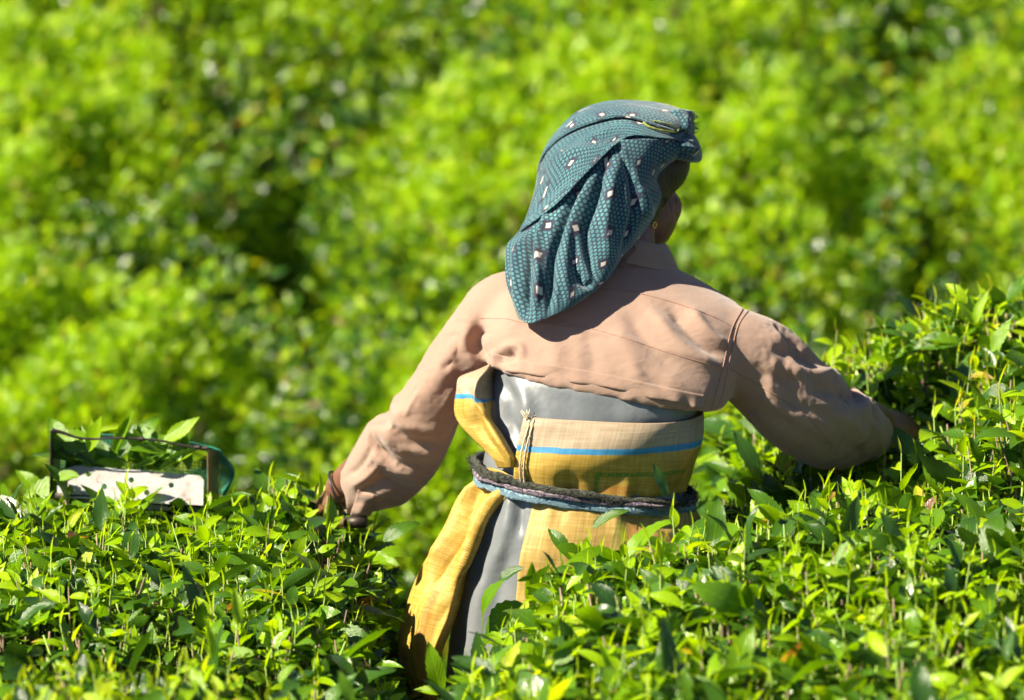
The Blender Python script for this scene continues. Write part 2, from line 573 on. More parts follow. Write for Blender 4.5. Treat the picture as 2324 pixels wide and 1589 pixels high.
def leaf_verts(n, P, A, N, L, wr, fold, curl, wav, ph):
    """P base, A axis, N normal, L length, wr width ratio, fold, curl -> (K, V, 3)"""
    tt, side, F = leaf_topology(n)
    A = unit(A); S = unit(np.cross(A, N)); N = np.cross(S, A)
    K = len(P)
    c = np.where(np.abs(curl) < 1e-3, 1e-3, curl)[:, None]
    a = c * tt[None]
    along = np.sin(a) / c
    down = (np.cos(a) - 1) / c
    prof = np.sin(np.pi * np.clip(tt, 0, 1) ** 0.86) ** 0.85 * (1 - 0.25 * tt) + 0.0
    w = 0.5 * wr[:, None] * prof[None] * side[None] * 1.12
    if n >= 9:                                   # toothed margin
        w = w * (1 + 0.07 * np.where(np.round(tt * (n + 1)).astype(int) % 2 == 0, 1.0, -1.0))[None]
    tang = np.cos(a)[..., None] * A[:, None] - np.sin(a)[..., None] * N[:, None]
    nt = np.sin(a)[..., None] * A[:, None] + np.cos(a)[..., None] * N[:, None]
    lift = np.abs(w) * np.sin(fold)[:, None] + wav[:, None] * np.sin(9 * tt[None] + ph[:, None] + side[None] * 1.3) * np.abs(side[None])
    V = along[..., None] * A[:, None] + down[..., None] * N[:, None] + (w * np.cos(fold)[:, None])[..., None] * S[:, None] + lift[..., None] * nt
    return P[:, None] + V * L[:, None, None]


def leaves_mesh(name, n, lv):
    tt, side, F = leaf_topology(n)
    V = leaf_verts(n, lv["P"], lv["A"], lv["N"], lv["L"], lv["wr"], lv["fold"], lv["curl"], lv["wav"], lv["ph"])
    K, nv = V.shape[:2]
    FF = (F[None] + (np.arange(K) * nv)[:, None, None]).reshape(-1, 3)
    uv = np.tile(np.stack([side * 0.5 + 0.5, tt], 1), (K, 1))
    return trimesh(name, V.reshape(-1, 3), FF, uv, np.repeat(lv["tint"], nv))


def sticks_mesh(name, P0, P1, r0, r1, tint):
    K = len(P0)
    d = unit(P1 - P0)
    ref = np.where(np.abs(d[:, 2:3]) > 0.9, np.array([[1.0, 0, 0]]), np.array([[0, 0, 1.0]]))
    a = unit(np.cross(d, ref)); b = np.cross(d, a)
    V = np.empty((K, 8, 3))
    for i in range(4):
        c, s = math.cos(i * math.pi / 2), math.sin(i * math.pi / 2)
        V[:, i] = P0 + (a * c + b * s) * r0[:, None]
        V[:, 4 + i] = P1 + (a * c + b * s) * r1[:, None]
    F = []
    for i in range(4):
        j = (i + 1) % 4
        F += [(i, j, 4 + j), (i, 4 + j, 4 + i)]
    F += [(4, 5, 6), (4, 6, 7)]
    F = np.array(F)
    FF = (F[None] + (np.arange(K) * 8)[:, None, None]).reshape(-1, 3)
    return trimesh(name, V.reshape(-1, 3), FF, None, np.repeat(tint, 8))


def cat(ds):
    return {k: np.concatenate([d[k] for d in ds]) for k in ds[0]}


def take(d, idx):
    return {k: v[idx] for k, v in d.items()}


def azdir(az, pitch):
    return np.stack([np.cos(az) * np.cos(pitch), np.sin(az) * np.cos(pitch), np.sin(pitch)], -1)


def leafset(P, az, pitch, L, tint, roll=0.5, wr=(0.34, 0.46), fold=(0.1, 0.7), curl=(0.1, 1.2), wav=0.02):
    K = len(P)
    A = azdir(az, pitch)
    N0 = azdir(az, pitch + math.pi / 2)
    S = np.cross(A, N0)
    r = rng.normal(0, roll, K)[:, None]
    N = N0 * np.cos(r) + S * np.sin(r)
    return dict(P=P, A=A, N=N, L=L, wr=rng.uniform(*wr, K), fold=rng.uniform(*fold, K), curl=rng.uniform(*curl, K),
                wav=rng.uniform(0, wav, K), ph=rng.uniform(0, 6.28, K), tint=np.clip(tint + np.zeros(K), 0, 1))


def old_some(tint, frac):
    """a few yellowed and brown leaves"""
    k = rng.random(len(tint))
    tint = np.clip(tint, 0, 0.93)
    tint = np.where(k < frac * 0.4, 0.965, tint)
    return np.where((k >= frac * 0.4) & (k < frac), 1.0, tint)


def shoots(base, top, az0, k_leaves, size, tint0, spread=(0.15, 1.1)):
    """upright young shoots: stem, alternate leaves, a bud"""
    K = len(base)
    sets = []
    d = top - base
    for i in range(k_leaves):
        f = (i + 0.35) / k_leaves
        keep = rng.random(K) < 0.92
        P = base + d * (f * 0.95)
        az = az0 + i * 2.4 + rng.normal(0, 0.4, K)
        pit = rng.uniform(*spread, K) * (0.65 + 0.4 * f)
        L = size * (1.15 - 0.55 * f) * rng.uniform(0.75, 1.2, K)
        s = leafset(P, az, pit, L, tint0 + 0.16 * f + rng.normal(0, 0.07, K), 0.55, (0.36, 0.50), (0.08, 0.65), (0.0, 1.1))
        sets.append(take(s, keep))
    L = size * rng.uniform(0.35, 0.6, K)
    sets.append(leafset(base + d * 0.96, az0 + 1.0, rng.uniform(1.15, 1.5, K), L, tint0 + 0.22, 0.5, (0.14, 0.22), (0.9, 1.3), (0, 0.3)))
    return cat(sets)


# leaf shapes shared by the leaves that are single pieces
NEAR_N, FAR_N = 6, 2
TEMPLATES = {}
_spec = [(0.36, 0.2, 0.3), (0.42, 0.35, 0.9), (0.38, 0.6, 0.5), (0.45, 0.15, 1.2), (0.33, 0.85, 0.2), (0.40, 0.45, -0.2)]
TINTS = [0.06, 0.2, 0.34, 0.48, 0.6, 0.72, 0.84, 0.93, 1.0]
for si, (w_, f_, c_) in enumerate(_spec):
    for ti, tv in enumerate(TINTS):
        o1 = np.ones(1)
        lv = dict(P=np.zeros((1, 3)), A=np.array([[0, 1.0, 0]]), N=np.array([[0, 0, 1.0]]), L=o1, wr=o1 * w_, fold=o1 * f_, curl=o1 * c_,
                  wav=o1 * 0.02, ph=o1 * si, tint=o1 * tv)
        me = leaves_mesh("leaf", 15, lv)
        me.materials.append(M_LEAF)
        TEMPLATES[(si, ti)] = me


def leaf_piece(P, A, N, L, tint, shape, parent, name="leaf"):
    A = Vector(A).normalized(); N = Vector(N)
    S = A.cross(N).normalized(); N = S.cross(A)
    ti = int(np.argmin([abs(tint - t) for t in TINTS]))
    o = bpy.data.objects.new(name, TEMPLATES[(shape, ti)])
    COL.objects.link(o)
    m = Matrix((S, A, N)).transposed().to_4x4()
    M = Matrix.Translation(Vector(P)) @ m @ Matrix.Scale(float(L), 4)
    if parent is not None:
        o.parent = parent
        o.matrix_parent_inverse = Matrix.Translation(parent.location).inverted()
    o.matrix_basis = M
    return o


def sst(a, b, t):
    k = np.clip((t - a) / (b - a), 0, 1)
    return k * k * (3 - 2 * k)


# ------------------------------------------------------------------ near bushes (clipped plucking tables)
ZB = {}


def near_bush(label, xr, yr, edge, top, dens, size=1.0, young=0.5, hero=(), tall=0.0):
    """edge(x, y): metres inside the outline; top(x, y): height of the clipped table"""
    area = (xr[1] - xr[0]) * (yr[1] - yr[0])
    cx, cy = (xr[0] + xr[1]) / 2, (yr[0] + yr[1]) / 2
    root = empty("tea_bush", (cx, cy, 0))
    tag(root, label, "tea bush", "clipped tea bushes around the picker")

    def pts(per_m2, inset=0.0):
        n = int(area * per_m2 * dens)
        x = rng.uniform(*xr, n); y = rng.uniform(*yr, n)
        e = edge(x, y)
        k = e > inset
        return x[k], y[k], e[k]

    def surf(x, y, e):
        lump = 0.012 * np.sin(x * 17 + 1.3 * y) + 0.012 * np.sin(y * 21 - x * 6) + 0.010 * np.sin(x * 37 + y * 29)
        return top(x, y) + lump - 0.16 * np.exp(-e / 0.035) - 0.05 * np.exp(-e / 0.12)

    sets, P0s, P1s, r0s, r1s, tts = [], [], [], [], [], []

    def stick(a, b, r0, r1, t):
        P0s.append(a); P1s.append(b); r0s.append(np.full(len(a), r0)); r1s.append(np.full(len(a), r1)); tts.append(t)

    # old leaves of the maintenance layer
    x, y, e = pts(2900)
    dep = rng.gamma(1.5, 0.026, len(x))
    P = np.stack([x, y, surf(x, y, e) - dep], 1)
    tint = old_some(0.06 + rng.beta(1.5, 2.2, len(x)) * 0.66, 0.014)
    sets.append(leafset(P, rng.uniform(0, 6.28, len(x)), rng.normal(0.45, 0.45, len(x)), size * (0.026 + 0.075 * rng.beta(1.1, 2.6, len(x))), tint, 0.6, (0.40, 0.52), (0.05, 0.5), (0.1, 1.3)))
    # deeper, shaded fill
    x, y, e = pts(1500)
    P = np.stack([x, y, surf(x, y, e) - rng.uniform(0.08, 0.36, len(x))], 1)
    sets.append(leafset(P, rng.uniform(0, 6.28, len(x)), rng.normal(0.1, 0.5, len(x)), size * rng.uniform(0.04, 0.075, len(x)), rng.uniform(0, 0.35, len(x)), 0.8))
    # flanks
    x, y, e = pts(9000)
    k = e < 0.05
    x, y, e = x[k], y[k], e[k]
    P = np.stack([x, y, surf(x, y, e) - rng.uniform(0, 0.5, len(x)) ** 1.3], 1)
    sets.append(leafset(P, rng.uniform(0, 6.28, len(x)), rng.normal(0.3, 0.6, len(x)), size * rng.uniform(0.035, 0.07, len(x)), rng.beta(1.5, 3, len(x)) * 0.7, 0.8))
    # young shoots
    for kk, frac, hmin, hmax, sz in ((2, 0.50, -0.012, 0.008, 0.046), (3, 0.38, -0.008, 0.018, 0.052), (4, 0.12, 0.004, 0.036 + tall, 0.060)):
        x, y, e = pts(860 * frac * (0.5 + young))
        z = surf(x, y, e)
        h = rng.uniform(hmin, hmax, len(x))
        base = np.stack([x, y, z - 0.055], 1)
        tp = base + np.stack([rng.normal(0, 0.010, len(x)), rng.normal(0, 0.010, len(x)), 0.055 + h], 1)
        sets.append(shoots(base, tp, rng.uniform(0, 6.28, len(x)), kk, size * sz, 0.60 + 0.16 * young))
        stick(base, tp, 0.0013, 0.0008, rng.uniform(0.45, 0.8, len(x)))
    # cut twigs
    x, y, e = pts(1000)
    z = surf(x, y, e)
    base = np.stack([x, y, z - 0.09], 1)
    tp = base + np.stack([rng.normal(0, 0.014, len(x)), rng.normal(0, 0.014, len(x)), 0.09 + rng.uniform(-0.04, 0.006, len(x))], 1)
    stick(base, tp, 0.0019, 0.0013, rng.uniform(0.05, 0.9, len(x)) ** 1.2)
    # woody frame below
    x, y, e = pts(90, 0.06)
    ctr = np.array([cx, cy, 0.05])
    tp = np.stack([x, y, surf(x, y, e) - 0.07], 1)
    mid = tp * 0.6 + ctr * 0.4 + rng.normal(0, 0.03, tp.shape); mid[:, 2] = tp[:, 2] * 0.62
    stick(mid, tp, 0.006, 0.002, rng.uniform(0, 0.4, len(x)))

    lv = cat(sets)
    # which leaves show largest?  a coarse depth map of blade samples
    c = lv["P"] + unit(lv["A"]) * lv["L"][:, None] * 0.5
    samp = np.stack([lv["P"] + unit(lv["A"]) * lv["L"][:, None] * f for f in (0.2, 0.35, 0.5, 0.65, 0.8)], 1)
    q = proj(samp.reshape(-1, 3)).reshape(len(c), 5, 3)
    ZB[root.name] = (root, lv, q)
    st = link("stem", sticks_mesh("stem", np.concatenate(P0s), np.concatenate(P1s), np.concatenate(r0s), np.concatenate(r1s), np.concatenate(tts)), M_STEM)
    attach(st, root); st["kind"] = "stuff"
    # main branches
    for i in range(7):
        a = i * 0.9 + random.random() * 0.5
        rr = 0.55 * min(xr[1] - xr[0], yr[1] - yr[0]) * random.uniform(0.35, 0.8)
        p0 = Vector((cx + 0.04 * math.cos(a), cy + 0.04 * math.sin(a), 0.0))
        bx, by = cx + rr * math.cos(a), cy + rr * math.sin(a)
        if edge(np.array([bx]), np.array([by]))[0] < 0.08:
            bx, by = (bx + cx) / 2, (by + cy) / 2
        p2 = Vector((bx, by, float(top(np.array([bx]), np.array([by]))[0]) - 0.14))
        p1 = (p0 + p2) / 2 + Vector((random.uniform(-0.05, 0.05), random.uniform(-0.05, 0.05), -0.06))
        pts3 = [p0.lerp(p1, t * 2) if t < 0.5 else p1.lerp(p2, t * 2 - 1) for t in np.linspace(0, 1, 6)]
        me = tube_mesh("branch", pts3, [0.022 - 0.0025 * j for j in range(6)], 7)
        attach(link("branch", me, M_BARK), root)
    return root


def split_visible_leaves():
    """the 300 leaves of each near bush that show largest become pieces of their own"""
    allq = np.concatenate([v[2].reshape(-1, 3) for v in ZB.values()])
    G = 5.0
    gxn, gyn = int(2324 / G) + 1, int(1589 / G) + 1
    def cell(q):
        i = np.floor(q[:, 0] / G).astype(int); j = np.floor(q[:, 1] / G).astype(int)
        ok = (i >= 0) & (j >= 0) & (i < gxn) & (j < gyn)
        return i, j, ok
    zb = np.full((gyn, gxn), 1e9)
    i, j, ok = cell(allq)
    np.minimum.at(zb, (j[ok], i[ok]), allq[ok, 2])
    for root, lv, q in ZB.values():
        f = q.reshape(-1, 3)
        i, j, ok = cell(f)
        vis = np.zeros(len(f))
        vis[ok] = f[ok, 2] < zb[j[ok], i[ok]] + 0.012
        vis = vis.reshape(-1, 5).mean(1)
        ext = np.hypot(q[:, 4, 0] - q[:, 0, 0], q[:, 4, 1] - q[:, 0, 1]) + 0.3 * lv["L"] * UNIT
        score = np.where(vis >= 0.55, vis * ext, 0)
        order = np.argsort(-score)[:290]
        order = order[score[order] > 0]
        rest = np.ones(len(score), bool); rest[order] = False
        for k in order:
            sh = int(np.argmin([abs(lv["fold"][k] - s[1]) + 0.5 * abs(lv["curl"][k] - s[2]) for s in _spec]))
            leaf_piece(lv["P"][k], lv["A"][k], lv["N"][k], lv["L"][k], lv["tint"][k], sh, root)
        me = leaves_mesh("foliage", NEAR_N, take(lv, rest))
        fo = link("foliage", me, M_LEAF)
        attach(fo, root); fo["kind"] = "stuff"


def tube_mesh(name, pts, radii, n=10, caps=True, uv_scale=None, closed=False, squash=None):
    pts = [np.array(p, float) for p in pts]
    m = len(pts)
    V, UV = [], []
    prev = None
    acc = 0.0
    for i in range(m):
        a = pts[(i - 1) % m if closed else max(i - 1, 0)]; b = pts[(i + 1) % m if closed else min(i + 1, m - 1)]
        t = unit(b - a)
        if prev is None:
            ref = np.array([0, 0, 1.0]) if abs(t[2]) < 0.9 else np.array([0, 1.0, 0])
            s = unit(np.cross(t, ref))
        else:
            s = unit(prev - t * (prev @ t))
        prev = s
        u = np.cross(s, t)
        if i:
            acc += np.linalg.norm(pts[i] - pts[i - 1])
        r = radii[i] if hasattr(radii, "__len__") else radii
        sq = squash if squash else 1.0
        for k in range(n):
            an = 2 * math.pi * k / n
            V.append(pts[i] + r * (math.cos(an) * s * sq + math.sin(an) * u)); UV.append((acc, k / n))
    F = []
    rings = m if closed else m - 1
    for i in range(rings):
        for k in range(n):
            k2 = (k + 1) % n; i2 = (i + 1) % m
            F.append((i * n + k, i * n + k2, i2 * n + k2, i2 * n + k))
    if caps and not closed:
        F.append(tuple(range(n))[::-1]); F.append(tuple((m - 1) * n + k for k in range(n)))
    return pydata(name, V, F, UV)


# ------------------------------------------------------------------ hillside bushes
def far_bush_leaves(seed, rad, hgt, n_leaf, vigour=0.60):
    g = np.random.default_rng(seed)
    n = n_leaf
    th = g.uniform(0, 2 * math.pi, n)
    rr = np.sqrt(g.random(n)) * 1.0
    # flattened dome with lobes
    lob = 1 + 0.10 * np.sin(3 * th + seed) + 0.07 * np.sin(5 * th + 2 * seed)
    R_ = rad * lob
    side = g.random(n) < 0.32
    rr = np.where(side, g.uniform(0.86, 1.04, n), rr)
    z = hgt * np.where(side, g.random(n) ** 0.75, (1 - rr ** 5 * 0.55))
    lump = 0.045 * np.sin(rr * R_ * np.cos(th) * 15 + seed + 2 * np.sin(rr * np.sin(th) * 6)) + 0.045 * np.sin(rr * R_ * np.sin(th) * 17 - seed + 2 * np.sin(rr * np.cos(th) * 5)) + 0.02 * np.sin(rr * np.cos(th) * 29) * np.sin(rr * np.sin(th) * 31)
    x, y = rr * R_ * np.cos(th), rr * R_ * np.sin(th)
    tt = np.where(side, 0, 1)
    z = z + lump * tt - g.gamma(1.3, 0.03, n)
    P = np.stack([x, y, z], 1)
    up = np.where(side, g.uniform(0, 1.2, n), g.normal(0.75, 0.45, n))
    az = np.where(side, th + g.normal(0, 0.8, n), g.uniform(0, 6.28, n))
    patch = 0.5 + 0.5 * np.sin(x * 9 + seed * 2.1 + np.sin(y * 5)) * np.sin(y * 10 - seed + np.sin(x * 6))
    young = g.random(n) < np.where(side, 0.35, vigour - 0.08 + 0.50 * patch)
    tint = np.where(young, g.normal(0.76, 0.12, n), g.beta(1.6, 2.4, n) * 0.6)
    tint = old_some(tint, 0.02)
    up = np.where(young & ~side, g.normal(0.95, 0.35, n), up)
    L = np.where(young, g.uniform(0.020, 0.040, n), g.uniform(0.026, 0.050, n))
    P[:, 2] += np.where(young, g.uniform(0.0, 0.05, n), 0)
    return leafset(P, az, up, L, tint, 0.55)


FAR = []
for s in range(6):
    lv = far_bush_leaves(11 + s, 0.60, 0.76, 23000, 0.74 if s < 4 else 0.55)
    fm = leaves_mesh("foliage", FAR_N, lv); fm.materials.append(M_BGLEAF)
    g = np.random.default_rng(s)
    nb = 46
    a = g.uniform(0, 6.28, nb); r_ = np.sqrt(g.random(nb)) * 0.46
    tp = np.stack([r_ * np.cos(a), r_ * np.sin(a), g.uniform(0.45, 0.62, nb)], 1)
    p0 = tp * np.array([0.18, 0.18, 0.0])
    bm_ = sticks_mesh("branch", p0, tp, np.full(nb, 0.014), np.full(nb, 0.004), g.uniform(0, 0.4, nb)); bm_.materials.append(M_STEM)
    FAR.append((fm, bm_))

ORD = ["first", "second", "third", "fourth", "fifth", "sixth", "seventh"]


def far_bush(x, y, sc, rot, var, label):
    root = empty("tea_bush", (x, y, float(ground_z(x, y))))
    root.rotation_euler = (Matrix.Rotation(math.atan(0.40) * 0.9, 4, 'X') @ Matrix.Rotation(rot, 4, 'Z')).to_euler(); root.scale = (sc, sc, sc)
    tag(root, label, "tea bush", "tea bushes on the hillside behind")
    f = link("foliage", FAR[var][0], None, root); f["kind"] = "stuff"
    b = link("branch", FAR[var][1], None, root); b["kind"] = "stuff"
    return root


ROWS = [
    (3.70, [(-2.36, 1.02), (-1.10, 1.10), (0.16, 1.10), (1.30, 1.04), (2.4, 1.0)]),
    (4.68, [(-2.34, 1.04), (-1.24, 1.06, 0.20), (0.24, 1.10, 0.04), (1.42, 1.08), (2.55, 1.0)]),
    (5.58, [(-1.95, 1.04), (-0.84, 1.06), (0.42, 1.10), (1.55, 1.1), (2.7, 1.05)]),
    (6.45, [(-2.4, 1.0), (-1.2, 1.06), (0.0, 1.1), (1.2, 1.05), (2.4, 1.0)]),
    (7.35, [(-1.9, 1.0), (-0.7, 1.06), (0.5, 1.1), (1.7, 1.05), (2.9, 1.0)]),
]
vi = 0
for ri, (yy, items) in enumerate(ROWS):
    for ci, (xx, sc, *dy_) in enumerate(items):
        lab = f"blurred rounded tea bush on the slope, {ORD[ri]} row behind the picker, {ORD[ci]} from the left"
        far_bush(xx, yy + sum(dy_) + 0.10 * math.sin(ci * 2.1 + ri * 1.7), sc, vi * 1.7, (4 + vi % 2) if (xx > 1.2 and ri > 0) or ri > 2 else vi % 4, lab)
        vi += 1

far_bush(-0.46, 4.02, 0.68, 0.8, 2, "small blurred tea bush filling the gap between larger bushes left of the picker")
far_bush(-0.30, 5.02, 0.55, 2.1, 1, "small blurred tea bush high in the gap above the left hand bushes")
# ------------------------------------------------------------------ the near bushes
# left table under the shears
near_bush("clipped tea bush at left with the shears' tray resting on it", (-1.05, -0.16), (-0.68, 0.40),
          lambda x, y: np.minimum.reduce([x + 1.05, -0.165 - x + 0.02 * np.sin(y * 9), y + 0.68, 0.40 - y]),
          lambda x, y: 0.868 - 0.03 * sst(-0.35, -0.16, x) + 0.026 * np.exp(-((x + 0.33) / 0.08) ** 2) * sst(-0.3, 0.1, y), 1.0, 1.0, 0.45)
near_bush("blurred tea bush in the lower left corner nearest the camera", (-1.0, -0.20), (-1.75, -0.76),
          lambda x, y: np.minimum.reduce([x + 1.0, -0.21 - x + 0.03 * np.sin(y * 7), y + 1.75, -0.76 - y]),
          lambda x, y: 0.875 + 0 * x, 1.0, 1.05, 0.6)


def edge_c(x, y):
    xl = np.interp(y, [-1.8, -0.75, -0.43, -0.2, -0.1], [-0.15, -0.11, -0.06, 0.03, 0.05])
    return np.minimum.reduce([x - xl, 1.05 - x, y + 1.75, -0.145 - y])


near_bush("broad clipped tea bush in front of the picker's hips", (-0.18, 1.05), (-1.75, -0.14), edge_c,
          lambda x, y: 0.893 + 0.072 * sst(0.0, 0.42, x) * sst(-1.1, -0.4, y) + 0.02 * sst(0.0, 0.45, x) - 0.03 * sst(-0.9, -1.4, y), 1.0, 1.08, 0.5)
near_bush("taller unplucked tea bush at right under the reaching hand", (0.27, 1.15), (-0.10, 0.85),
          lambda x, y: np.minimum.reduce([x - 0.27 - 0.05 * sst(0.0, 0.5, y), 1.15 - x, y + 0.10, 0.85 - y]),
          lambda x, y: 0.930 + 0.125 * sst(0.46, 0.78, x + 0.08 * sst(0.32, 0.5, y)) + 0.05 * sst(0.42, 0.6, y) - 0.060 * np.exp(-((x - 0.57) / 0.08) ** 2 - ((y - 0.22) / 0.2) ** 2), 0.95, 1.1, 0.7, tall=0.05)
split_visible_leaves()

# ------------------------------------------------------------------ lofts and cloth
def ring_from_LR(Lx, Ly, Rx, Ry, cy, b, n=40, p=2.3):
    L = W(Lx, Ly, cy); R_ = W(Rx, Ry, cy)
    C = (L + R_) / 2; H = (R_ - L) / 2
    out = []
    for k in range(n):
        a = 2 * math.pi * k / n
        c, s = math.cos(a), math.sin(a)
        cc = math.copysign(abs(c) ** (2 / p), c); ss_ = math.copysign(abs(s) ** (2 / p), s)
        out.append(C + H * cc + np.array([0, b * ss_, 0]))
    return out


def loft_data(rings):
    n = len(rings[0])
    V = [v for r in rings for v in r]
    F = []
    for i in range(len(rings) - 1):
        for k in range(n):
            k2 = (k + 1) % n
            F.append((i * n + k, i * n + k2, (i + 1) * n + k2, (i + 1) * n + k))
    V.append(np.mean(rings[0], axis=0)); V.append(np.mean(rings[-1], axis=0))
    a, b = len(V) - 2, len(V) - 1
    m = (len(rings) - 1) * n
    for k in range(n):
        k2 = (k + 1) % n
        F.append((a, k2, k)); F.append((b, m + k, m + k2))
    return V, F


def tube_data(pts, radii, n=20):
    """rounded-end tapered tube for later fusing"""
    P = [np.array(p, float) for p in pts]; r = list(radii)
    d0 = unit(P[0] - P[1]); d1 = unit(P[-1] - P[-2])
    P = [P[0] + d0 * r[0] * 0.85, P[0] + d0 * r[0] * 0.5] + P + [P[-1] + d1 * r[-1] * 0.5, P[-1] + d1 * r[-1] * 0.85]
    r = [r[0] * 0.45, r[0] * 0.85] + r + [r[-1] * 0.85, r[-1] * 0.45]
    rings = []
    prev = None
    for i in range(len(P)):
        t = unit(P[min(i + 1, len(P) - 1)] - P[max(i - 1, 0)])
        if prev is None:
            ref = np.array([0, 0, 1.0]) if abs(t[2]) < 0.9 else np.array([0, 1.0, 0])
            s = unit(np.cross(t, ref))
        else:
            s = unit(prev - t * (prev @ t))
        prev = s
        u = np.cross(t, s)
        rings.append([P[i] + r[i] * (math.cos(2 * math.pi * k / n) * s + math.sin(2 * math.pi * k / n) * u) for k in range(n)])
    return loft_data(rings)


def ellipsoid_data(C, ax, n=20, m=14):
    """ax: three half-axis vectors"""
    rings = []
    for j in range(1, m):
        ph = math.pi * j / m
        rings.append([np.array(C) + ax[2] * math.cos(ph) + math.sin(ph) * (ax[0] * math.cos(2 * math.pi * k / n) + ax[1] * math.sin(2 * math.pi * k / n)) for k in range(n)])
    V, F = loft_data(rings)
    V[-2] = np.array(C) + ax[2]; V[-1] = np.array(C) - ax[2]
    return V, F


def fuse(name, parts, voxel, it=6, fac=0.5):
    V, F = [], []
    for v, f in parts:
        o = len(V)
        V += list(v); F += [tuple(i + o for i in q) for q in f]
    me = pydata(name, V, F)
    o = link(name, me)
    bm = bmesh.new(); bm.from_mesh(me); bmesh.ops.recalc_face_normals(bm, faces=bm.faces); bm.to_mesh(me); bm.free()
    m = o.modifiers.new("r", 'REMESH'); m.mode = 'VOXEL'; m.voxel_size = voxel
    s = o.modifiers.new("s", 'SMOOTH'); s.iterations = it; s.factor = fac
    dg = bpy.context.evaluated_depsgraph_get(); dg.update()
    out = bpy.data.meshes.new_from_object(o.evaluated_get(dg))
    bpy.data.objects.remove(o, do_unlink=True); bpy.data.meshes.remove(me)
    out.name = name
    return smooth(out)


def seg_dist(Q, line):
    """distance of Q (N,2) to a polyline and the share of its length there"""
    line = np.array(line, float)
    ln = np.linalg.norm(np.diff(line, axis=0), axis=1); tot = ln.sum()
    best = np.full(len(Q), 1e9); par = np.zeros(len(Q)); acc = 0
    for i in range(len(line) - 1):
        a, b = line[i], line[i + 1]
        d = b - a
        t = np.clip(((Q - a) @ d) / (d @ d), 0, 1)
        dd = np.linalg.norm(Q - (a + t[:, None] * d), axis=1)
        k = dd < best
        best[k] = dd[k]; par[k] = (acc + t[k] * ln[i]) / tot
        acc += ln[i]
    return best, par


def spline(line, n=24):
    line = np.array(line, float)
    if len(line) == 2:
        return np.array([line[0] + (line[1] - line[0]) * t for t in np.linspace(0, 1, n)])
    P = np.vstack([2 * line[0] - line[1], line, 2 * line[-1] - line[-2]])
    out = []
    m = len(line) - 1
    for t in np.linspace(0, m - 1e-6, n):
        i = int(t); f = t - i
        p0, p1, p2, p3 = P[i], P[i + 1], P[i + 2], P[i + 3]
        out.append(0.5 * (2 * p1 + (p2 - p0) * f + (2 * p0 - 5 * p1 + 4 * p2 - p3) * f * f + (3 * p1 - p0 - 3 * p2 + p3) * f ** 3))
    return np.array(out)


def apply_folds(me, folds, noise_amp=0.0, seed=0.0, facing=True):
    n = len(me.vertices)
    co = np.empty(n * 3); me.vertices.foreach_get("co", co); co = co.reshape(-1, 3)
    no = np.empty(n * 3); me.vertices.foreach_get("normal", no); no = no.reshape(-1, 3)
    q = proj(co)[:, :2]
    view = unit(CAM - co)
    face = sst(-0.1, 0.35, (no * view).sum(1)) if facing else np.ones(n)
    d = np.zeros(n)
    for line, amp, w in folds:
        sp_ = spline(line, 16)
        lo, hi = sp_.min(0) - 3.2 * w, sp_.max(0) + 3.2 * w
        k = np.nonzero((q[:, 0] > lo[0]) & (q[:, 0] < hi[0]) & (q[:, 1] > lo[1]) & (q[:, 1] < hi[1]))[0]
        if len(k) == 0:
            continue
        dd, par = seg_dist(q[k], sp_)
        tp = np.clip(np.minimum(par, 1 - par) * 5, 0, 1)
        prof = np.exp(-(dd / w) ** 2) if w > 7.5 else np.exp(-np.sqrt((dd / w) ** 2 + 0.09) + 0.3)
        d[k] += amp * prof * (0.15 + 0.85 * tp)
    d *= face
    if noise_amp:
        x, y, z = (co * 1.0).T
        d += noise_amp * (np.sin(31 * x + 17 * z + seed) * np.sin(23 * z - 13 * y + seed) + 0.6 * np.sin(61 * x - 37 * z + 29 * y + seed) * np.sin(53 * z + 41 * x))
    me.vertices.foreach_set("co", (co + no * d[:, None]).ravel())
    me.update()
    return me


